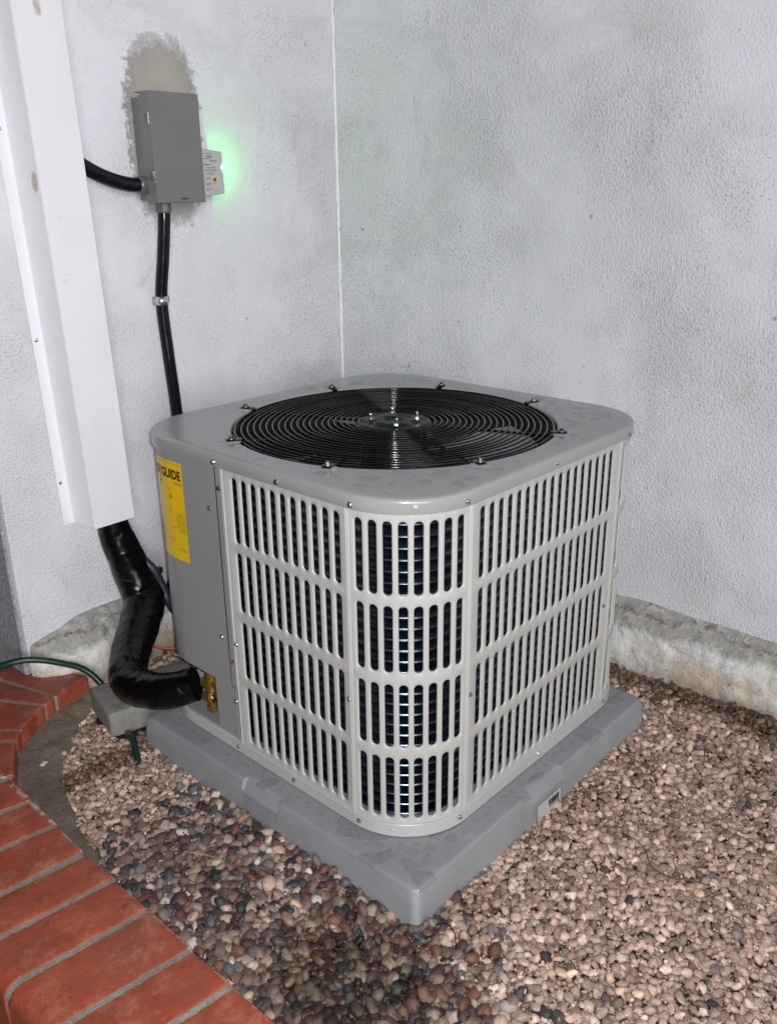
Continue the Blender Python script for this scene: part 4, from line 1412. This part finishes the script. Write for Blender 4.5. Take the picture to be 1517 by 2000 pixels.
def free_top(x, y, m_):
    if math.hypot(x, y) < RF + 0.010 + m_: return False
    if abs(x) > H - 0.012 - m_ or abs(y) > H - 0.012 - m_: return False
    qx, qy = abs(x) - SS, abs(y) - SS
    return not (qx > 0 and qy > 0 and math.hypot(qx, qy) > RC - 0.012 - m_)
tries = 0
while n < 26 and tries < 4000:
    tries += 1     # big flat puddles
    r_ = random.uniform(0.008, 0.020); x, y = random.uniform(-H, H), random.uniform(-H, H)
    if (x + y < -0.45 or x - y > 0.42 or (x < -0.2 and y < 0.1) or random.random() < 0.1) and free_top(x, y, r_ * 1.2) and clear_of(x, y, r_):
        blob_bm(bm, x, y, ZT + 0.0001, r_, random.uniform(1, 1.6), random.uniform(0, 3), 0.0011, 0.5, 36, n); n += 1
tries = 0
while n < 190 and tries < 20000:
    tries += 1
    r_ = random.uniform(0.0012, 0.0052); x, y = random.uniform(-H, H), random.uniform(-H, H)
    if (y < 0.12 or x > 0.2) and free_top(x, y, r_ * 1.3) and clear_of(x, y, r_):
        blob_bm(bm, x, y, ZT + 0.0001, r_, random.uniform(1, 1.7), random.uniform(0, 3), min(0.0011, r_ * 0.35), 0.25, 16, n); n += 1
link("water_droplets", bm_mesh(bm, smooth=True, recalc=False), M_water, ac, Matrix.Identity(4))['kind'] = 'stuff'
# water on the pad
bm = bmesh.new(); n = 0; PLACED.clear(); tries = 0
while n < 110 and tries < 30000:
    tries += 1
    r_ = random.uniform(0.0015, 0.007) if n > 9 else random.uniform(0.010, 0.024)
    x, y = PX + random.uniform(-PH, PH), PY + random.uniform(-PH, PH)
    m_ = r_ * 1.6
    if abs(x - PX) > PH - 0.016 - m_ or abs(y - PY) > PH - 0.016 - m_: continue
    if abs(x) < H + 0.006 + m_ and abs(y) < H + 0.006 + m_:
        qx, qy = abs(x) - SS, abs(y) - SS
        if not (qx > 0 and qy > 0 and math.hypot(qx, qy) > RC + 0.008 + m_): continue
    if not clear_of(x, y, r_): continue
    blob_bm(bm, x, y, ZB + 0.0001, r_, random.uniform(1, 1.5), random.uniform(0, 3), min(0.0012, r_ * 0.3), 0.5, 26, n); n += 1
pw = link("standing_water", bm_mesh(bm, smooth=True, recalc=False), M_water, bpy.data.objects["equipment_pad"], Matrix.Identity(4)); pw['kind'] = 'stuff'

# ================================================================== DUCT
du = empty("line_cover", WALLM @ Matrix.Translation((-0.9, 0, 0.4)))
tag(du, "tall white metal duct covering the refrigerant lines on the left wall", "duct")
FD = 0.085     # how far the duct stands off the wall
ds = 0.0028
zb = 0.4105
zt_ = TOPZ - 0.02
sec = [(-0.9905, -0.0012), (-0.9635, -0.0012), (-0.9570, -0.010), (-0.9560, -FD + 0.002), (-0.9540, -FD), (-0.8480, -FD), (-0.8462, -FD + 0.002), (-0.8462, -0.010), (-0.8400, -0.0012), (-0.8080, -0.0012)]
sec = [(-0.9905, -0.0012), (-0.9645, -0.0012), (-0.9630, -0.0030), (-0.9550, -FD + 0.0025), (-0.9535, -FD), (-0.8475, -FD), (-0.8458, -FD + 0.0025), (-0.8400, -0.0030), (-0.8385, -0.0012), (-0.8120, -0.0012)]
nz = 30
V, F = [], []
def dnorm(i):
    a = Vector(sec[max(i - 1, 0)]); b_ = Vector(sec[min(i + 1, len(sec) - 1)]); d = (b_ - a).normalized(); return Vector((d.y, -d.x))
inner_sec = []
for i, p in enumerate(sec):
    n_ = dnorm(i); inner_sec.append((p[0] - n_.x * 0.0012, p[1] - n_.y * 0.0012))
for kz in range(nz + 1):
    z = zb + (zt_ - zb) * kz / nz
    wv = 0.0007 * noise.noise(Vector((z * 3, 0, 0)))
    lean_ = -0.030 * (z - zb) / 1.12      # the duct is not quite plumb
    for p in sec: V.append((p[0] + wv + lean_, p[1] + (wv if p[1] < -0.01 else 0), z))
ns = len(sec)
for kz in range(nz):
    for j in range(ns - 1):
        a = kz * ns + j
        F.append((a, a + 1, a + ns + 1, a + ns))
me = mesh_from(V, F)
du_body = link("duct_body", me, M_duct, du, WALLM)
sm = du_body.modifiers.new("sheet", 'SOLIDIFY'); sm.thickness = 0.0014; sm.offset = 1
for (u, z) in ((-0.9850, 0.5176), (-0.9930, 0.86), (-1.0050, 1.30)):
    screw_at(WALLM @ Vector((u, -0.0022, z)), WALLM.to_3x3() @ Vector((0, -1, 0)), du, None, "screw", 0.9)

# ================================================================== ELECTRICAL BOX
bx = empty("disconnect_box", WALLM @ Matrix.Translation((-0.618, 0, 1.149)))
tag(bx, "grey steel electrical disconnect box with two bright hasps on the left wall", "electrical box")
link("enclosure", box_mesh(-0.6775, -0.5600, -0.070, 0.0, 1.1535, 1.3775, 0.0015, 2), M_box, bx, WALLM)
# cover: three folded sides over the enclosure
bm = bmesh.new()
box_bm(bm, -0.6905, -0.5525, -0.0885, -0.0868, 1.1480, 1.3870, 0.0006, 1)
box_bm(bm, -0.6905, -0.6890, -0.0869, -0.0560, 1.1480, 1.3870)
box_bm(bm, -0.5540, -0.5525, -0.0869, -0.0300, 1.1480, 1.3870)
box_bm(bm, -0.6890, -0.5540, -0.0869, -0.0300, 1.3855, 1.3870)
link("cover", bm_mesh(bm, angle=30), M_box, bx, WALLM)
link("enclosure_rim", box_mesh(-0.6860, -0.6777, -0.0690, -0.040, 1.1535, 1.3800, 0.0008, 1), M_box, bx, WALLM)
for z in (1.3300, 1.2050):
    o = link("hasp", box_mesh(-0.6920, -0.6906, -0.0850, -0.0800, z - 0.0125, z + 0.0125, 0.0006, 1), M_chrome, bx, WALLM)
    link("hasp_slot", box_mesh(-0.6914, -0.6902, -0.0760, -0.0670, z - 0.010, z + 0.010, 0.0004, 1), M_nut, bx, WALLM)
# embossed oval mark at the foot of the cover
bm = bmesh.new()
V = []
for k in range(24):
    t = 2 * math.pi * k / 24; V.append((0.0085 + 0.0055 * math.cos(t), 0.0032 * math.sin(t)))
def mark(bm, pts, th=0.0005):
    n_ = len(pts)
    for k in range(n_):
        a = Vector((*pts[k], 0)); b_ = Vector((*pts[(k + 1) % n_], 0)); d = (b_ - a).normalized(); q = Vector((-d.y, d.x, 0)) * th
        bm.faces.new([bm.verts.new((-0.615 + p.x - 0.008, -0.0888, 1.1565 + p.y)) for p in (a - q, b_ - q, b_ + q, a + q)])
mark(bm, V)
x = 0.002
for w, h_ in ((0.003, .0022), (0.002, .003), (0.0025, .002), (0.002, .0026), (0.003, .0018), (0.0022, .0024), (0.0028, .002), (0.002, .0028)):
    bm.faces.new([bm.verts.new((-0.615 - 0.012 + p, -0.0889, 1.1565 + q)) for p, q in ((x, -h_ / 2), (x + w, -h_ / 2), (x + w, h_ / 2), (x, h_ / 2))]); x += w + 0.0009
link("maker_mark", bm_mesh(bm), M_ink, bx, WALLM)
rv = bmesh.new()
for (y, z) in ((-0.030, 1.352), (-0.034, 1.3150), (-0.030, 1.2600)):
    cyl_bm(rv, (-0.6775, y, z), (-0.6785, y, z), 0.0018, 0.0015, 10)
link("rivets", bm_mesh(rv, angle=30), M_nut, bx, WALLM)['kind'] = 'stuff'
# conduit connectors
def connector(p0, d, r, parent):
    b_ = bmesh.new(); p0 = Vector(p0); d = Vector(d).normalized()
    cyl_bm(b_, p0, p0 + d * 0.008, r * 1.05, r * 1.05, 8)
    cyl_bm(b_, p0 + d * 0.008, p0 + d * 0.026, r * 1.22, r * 1.22, 10)
    cyl_bm(b_, p0 + d * 0.026, p0 + d * 0.031, r * 1.15, r * 0.95, 20)
    return link("conduit_connector", bm_mesh(b_, angle=30), M_nut, parent, WALLM)
connector((-0.6770, -0.038, 1.1880), (-1, 0, 0), 0.0165, bx)
connector((-0.6440, -0.042, 1.1540), (0, 0, -1), 0.0150, bx)

# surge protector beside it with the green indicator light
sp = empty("surge_protector", WALLM @ Matrix.Translation((-0.51, 0, 1.16)))
tag(sp, "small white labelled surge protector glowing green beside the grey electrical box", "surge protector")
SY = -0.050
bm = bmesh.new()
out2 = [(-0.5515, 1.1565), (-0.4640, 1.1670), (-0.4612, 1.1700), (-0.4608, 1.2130), (-0.4668, 1.2240), (-0.4668, 1.2320), (-0.4612, 1.2430), (-0.4616, 1.2620), (-0.4640, 1.2650), (-0.5515, 1.2735)]
f0 = [bm.verts.new((x, SY, z)) for x, z in out2]; f1 = [bm.verts.new((x, 0.0, z)) for x, z in out2]
bm.faces.new(f0); bm.faces.new(f1[::-1])
for k in range(len(out2)): bm.faces.new((f0[k], f1[k], f1[(k + 1) % len(out2)], f0[(k + 1) % len(out2)]))
link("housing", bm_mesh(bm, angle=30), simple("surge_housing", (0.25, 0.26, 0.25), 0.35), sp, WALLM)
bm = bmesh.new()
cxs, czs = sum(p[0] for p in out2) / len(out2), sum(p[1] for p in out2) / len(out2)
bm.faces.new([bm.verts.new((cxs + (x - cxs) * 0.965, SY - 0.0006, czs + (z - czs) * 0.965)) for x, z in out2])
link("front_label", bm_mesh(bm), M_white_lbl, sp, WALLM)
bm = bmesh.new(); random.seed(9)
def wline(x0, x1, z, h_):
    x = x0
    while x < x1:
        w = random.uniform(0.0012, 0.0042)
        e = min(x1, x + w)
        bm.faces.new([bm.verts.new(q) for q in ((x, SY - 0.0010, z), (e, SY - 0.0010, z), (e, SY - 0.0010, z + h_), (x, SY - 0.0010, z + h_))]); x += w + 0.0008
for x0, x1, z, h_ in ((-0.520, -0.494, 1.2580, .0012), (-0.512, -0.496, 1.2515, .0026), (-0.520, -0.495, 1.2478, .0014), (-0.503, -0.479, 1.2430, .0011), (-0.503, -0.483, 1.2400, .0011), (-0.521, -0.500, 1.2330, .0022), (-0.513, -0.487, 1.2265, .0014), (-0.519, -0.481, 1.2225, .0010), (-0.519, -0.483, 1.2188, .0014), (-0.513, -0.493, 1.2140, .0010), (-0.514, -0.492, 1.2115, .0010), (-0.519, -0.503, 1.2030, .0011), (-0.519, -0.503, 1.2002, .0011), (-0.519, -0.499, 1.1910, .0011), (-0.519, -0.500, 1.1882, .0011), (-0.519, -0.507, 1.1854, .0011), (-0.519, -0.500, 1.1765, .0016), (-0.519, -0.512, 1.1730, .0010), (-0.491, -0.478, 1.1740, .0011)):
    wline(x0, x1, z, h_)
link("fine_print", bm_mesh(bm), M_ink, sp, WALLM)
bm = bmesh.new()
for (x0, x1, z0, z1) in ((-0.4960, -0.4860, 1.1885, 1.2045),):
    bm.faces.new([bm.verts.new(q) for q in ((x0, SY - 0.0010, z0), (x1, SY - 0.0010, z0), (x1, SY - 0.0010, z1), (x0, SY - 0.0010, z1))])
link("orange_pictogram", bm_mesh(bm), M_orange, sp, WALLM)
bm = bmesh.new()
for (x0, x1, z0, z1) in ((-0.4915, -0.4872, 1.1955, 1.2030), (-0.4950, -0.4925, 1.1965, 1.2015)):
    bm.faces.new([bm.verts.new(q) for q in ((x0, SY - 0.0014, z0), (x1, SY - 0.0014, z0), (x1, SY - 0.0014, z1), (x0, SY - 0.0014, z1))])
link("pictogram_figure", bm_mesh(bm), M_ink, sp, WALLM)
bm = bmesh.new(); bmesh.ops.create_uvsphere(bm, u_segments=16, v_segments=10, radius=0.0030, matrix=Matrix.Translation((-0.4655, SY + 0.001, 1.2280)))
link("indicator_light", bm_mesh(bm, smooth=True), M_led, sp, WALLM)
gl = bpy.data.lights.new("indicator_glow", 'POINT'); gl.energy = 0.38; gl.color = (0.03, 1.0, 0.12); gl.shadow_soft_size = 0.004
glo = bpy.data.objects.new("indicator_glow", gl); COL.objects.link(glo); glo.matrix_basis = WALLM @ Matrix.Translation((-0.4560, -0.030, 1.2280))

# ================================================================== CONDUITS
r_c = 0.0152
c1 = tube_mesh([(-0.6440, -0.042, 1.130, r_c), (-0.6460, -0.041, 1.10, r_c), (-0.6520, -0.032, 1.02, r_c), (-0.6600, -0.020, 0.917, r_c), (-0.6560, -0.021, 0.78, r_c), (-0.6480, -0.021, 0.62, r_c), (-0.6500, -0.022, 0.45, r_c), (-0.672, -0.026, 0.30, r_c), (-0.722, -0.045, 0.20, r_c), (-0.768, -0.085, 0.15, r_c), (-0.79, -0.16, 0.15, r_c), (-0.80, -0.30, 0.20, r_c)], 20, 10)
c1o = link("electrical_conduit", c1, M_conduit, None, WALLM)
tag(c1o, "black conduit running down the wall from the grey box to behind the unit", "conduit")
c2 = tube_mesh([(-0.704, -0.038, 1.188, 0.0165), (-0.735, -0.038, 1.190, 0.0165), (-0.775, -0.034, 1.200, 0.0165), (-0.815, -0.028, 1.217, 0.0165), (-0.860, -0.026, 1.245, 0.0165), (-0.90, -0.028, 1.29, 0.0165)], 20, 10)
tag(link("electrical_conduit", c2, M_conduit, None, WALLM), "short curved black conduit between the white duct and the grey box", "conduit")
# strap with screw
st = empty("pipe_strap", WALLM @ Matrix.Translation((-0.66, 0, 0.917)))
tag(st, "galvanised one hole strap clamping the black conduit to the wall", "pipe strap")
V, F = [], []
pts = []
for k in range(15):
    t = math.pi + math.pi * k / 14
    pts.append((-0.6600 + (r_c + 0.0012) * math.cos(t), -0.020 + (r_c + 0.0012) * math.sin(t)))
pts = [(-0.6600 - r_c - 0.0012, -0.004)] + pts + [(-0.6600 + r_c + 0.0012, -0.004), (-0.6600 + r_c + 0.004, -0.0018), (-0.6600 + r_c + 0.021, -0.0018)]
for i, p in enumerate(pts):
    hz = 0.0105 if i < len(pts) - 1 else 0.0075
    V += [(p[0], p[1], 0.9175 - hz), (p[0], p[1], 0.9175 + hz)]
for i in range(len(pts) - 1): F.append((2 * i, 2 * i + 2, 2 * i + 3, 2 * i + 1))
so = link("strap_band", mesh_from(V, F, True), M_galv, st, WALLM)
so.data.set_sharp_from_angle(angle=math.radians(40))
q = so.modifiers.new("sheet", 'SOLIDIFY'); q.thickness = 0.0014
screw_at(WALLM @ Vector((-0.6600 + r_c + 0.0125, -0.0022, 0.9175)), WALLM.to_3x3() @ Vector((0, -1, 0)), st, None, "screw", 0.85)

# ================================================================== INSULATED LINES
def wframe(u, v, z): return WALLM @ Vector((u, v, z))
def lump(p, i, t):
    return 0.055 * noise.noise(p * 26) + 0.06 * noise.noise(p * 9) + 0.022 * noise.noise(Vector((p.x * 40, p.y * 40, p.z * 90)))
W0 = [wframe(-0.896, -0.043, 0.52), wframe(-0.890, -0.044, 0.42), wframe(-0.874, -0.054, 0.325), wframe(-0.858, -0.070, 0.245), wframe(-0.850, -0.092, 0.19)]
pts = [(*W0[0], 0.035), (*W0[1], 0.0365), (*W0[2], 0.045), (*W0[3], 0.050), (*W0[4], 0.052),
       (-0.298, 0.600, 0.150, 0.051), (-0.372, 0.528, 0.128, 0.047), (-0.425, 0.462, 0.110, 0.0440), (-0.436, 0.415, 0.105, 0.043), (-0.424, 0.360, 0.110, 0.0415), (-0.412, 0.312, 0.122, 0.0405), (-0.372, 0.268, 0.140, 0.0395)]
li = link("insulated_pipe", tube_mesh(pts, 32, 14, True, lump), M_wrap)
tag(li, "thick black wrapped refrigerant pipe bending from the white duct to the brass valves", "pipe")
# thin conduit beside it with a zip tie
pts = [wframe(-0.862, -0.050, 0.33), wframe(-0.824, -0.100, 0.268), wframe(-0.810, -0.112, 0.222), wframe(-0.806, -0.130, 0.180), wframe(-0.812, -0.18, 0.155), wframe(-0.825, -0.26, 0.150)]
cc3 = link("control_conduit", tube_mesh([(*p, 0.0115) for p in pts], 16, 10), M_conduit_g)
tag(cc3, "thin slate grey conduit strapped along the thick black wrapped pipe", "conduit")
bm = bmesh.new()
c = wframe(-0.8535, -0.067, 0.255)
V, F = [], []
for k in range(49):
    t = 2 * math.pi * k / 48
    rx = 0.0515
    for (dr, dz) in ((0.0, -0.0025), (0.0018, -0.0025), (0.0018, 0.0025), (0.0, 0.0025)):
        V.append((c.x + (rx + dr) * math.cos(t), c.y + (rx + dr) * math.sin(t) * 0.98, c.z + dz - 0.006 * math.cos(t) + 0.006 * math.sin(t)))
for k in range(48):
    for j in range(4): F.append((4 * k + j, 4 * k + 4 + j, 4 * k + 4 + (j + 1) % 4, 4 * k + (j + 1) % 4))
zt = link("zip_tie", mesh_from(V, F, True), M_tie)
tag(zt, "black zip tie round the thick wrapped pipe, its square head sticking out", "zip tie")
hb = bmesh.new(); box_bm(hb, c.x + 0.040, c.x + 0.056, c.y - 0.042, c.y - 0.030, c.z - 0.006, c.z + 0.010, 0.001, 1)
link("tie_head", bm_mesh(hb, angle=30), M_tie, zt, Matrix.Identity(4))
# orange low-voltage cable
tag(link("cable", tube_mesh([(-0.285, 0.60, 0.085, 0.0032), (-0.265, 0.575, 0.075, 0.0032), (-0.235, 0.55, 0.068, 0.0032), (-0.20, 0.52, 0.068, 0.0032), (-0.14, 0.47, 0.075, 0.0032)], 10, 8), M_wire_o),
    "short orange cable passing low behind the thick black wrapped pipe", "cable")

# ================================================================== BLOCK, HOSE
bm = bmesh.new()
box_bm(bm, 0, 0.24, 0, 0.145, 0, 0.066, 0.007, 3)
bmesh.ops.subdivide_edges(bm, edges=[e for e in bm.edges if e.calc_length() > 0.03], cuts=6, use_grid_fill=True)
for v in bm.verts:
    p = v.co * 30
    d = 0.0016 * noise.noise(p) + 0.001 * noise.noise(p * 3)
    v.co += Vector((d, d, d))
mwb = Matrix.Translation((-0.505, 0.426, -0.010)) @ Matrix.Rotation(math.radians(-13), 4, 'Z')
bo = link("concrete_block", bm_mesh(bm, smooth=True, angle=40), M_block, None, mwb)
tag(bo, "worn grey concrete block on the gravel, propping up the black wrapped pipe", "concrete block")

hp = [(-0.95, 1.02, 0.03), (-0.80, 0.90, 0.055), (-0.655, 0.775, 0.085), (-0.600, 0.725, 0.112), (-0.560, 0.700, 0.118), (-0.520, 0.680, 0.108), (-0.487, 0.664, 0.092), (-0.452, 0.648, 0.072), (-0.430, 0.630, 0.048), (-0.418, 0.608, 0.020), (-0.42, 0.58, 0.004), (-0.43, 0.53, -0.016), (-0.455, 0.45, -0.016), (-0.480, 0.392, 0.004), (-0.486, 0.366, 0.008), (-0.500, 0.335, -0.001), (-0.515, 0.300, -0.016)]
ho = link("garden_hose", tube_mesh([(*p, 0.0078) for p in hp], 16, 10), M_hose)
tag(ho, "dark green garden hose looping over the brick edging and under the block", "hose")

# ================================================================== SMALL LITTER
random.seed(4)
tw = link("twig", tube_mesh([(-0.02, -0.60, 0.001, 0.0009), (-0.035, -0.655, 0.004, 0.0012), (-0.070, -0.690, 0.001, 0.0014), (-0.075, -0.73, 0.004, 0.0015), (-0.055, -0.758, 0.001, 0.0014), (-0.045, -0.80, 0.003, 0.0008)], 8, 3), M_twig)
tag(tw, "crooked brown twig lying on the tan gravel right of the pad", "twig")
tw = link("twig", tube_mesh([(-0.434, -0.478, -0.004, 0.0011), (-0.428, -0.497, 0.006, 0.0011), (-0.436, -0.520, 0.006, 0.001), (-0.452, -0.535, -0.003, 0.0008)], 8, 6), M_tie)
tag(tw, "thin black curved stem on the gravel just below the pad's front corner", "twig")
ch = bmesh.new(); box_bm(ch, -0.008, 0.008, -0.005, 0.005, 0, 0.003, 0.001, 1)
for v in ch.verts: v.co += Vector((random.uniform(-1, 1), random.uniform(-1, 1), 0)) * 0.0015
tag(link("paint_chip", bm_mesh(ch, angle=30), M_paperbit, None, Matrix.Translation((-0.664, 0.438, 0.004)) @ Matrix.Rotation(0.5, 4, 'Z')),
    "white paint chip on the cement beside the curved brick edging", "paint chip")
M_straw = simple("dry_straw", (0.34, 0.25, 0.15), 0.7, var=0.2, vscale=90)
for lab_, P_ in (("pale dry grass stem on the dark gravel against the right wall footing", [(0.40, -0.22), (0.45, -0.235), (0.50, -0.262)]),
                 ("bent straw on the gravel near the far right edge of the frame", [(0.33, -0.60), (0.37, -0.61), (0.395, -0.645)]),
                 ("short pale straw on the dark pebbles between the brick edging and the pad", [(-0.62, -0.02), (-0.60, -0.05), (-0.585, -0.085)]),
                 ("fine brown rootlet on the tan gravel just below the twig right of the pad", [(-0.13, -0.74), (-0.10, -0.775), (-0.05, -0.79), (-0.02, -0.83)])):
    q_ = [(x, y, 0.002 + random.uniform(0, 0.004), 0.0008) for x, y in P_]
    tag(link("dry_stem", tube_mesh(q_, 6, 5), M_straw), lab_, "dry stem")
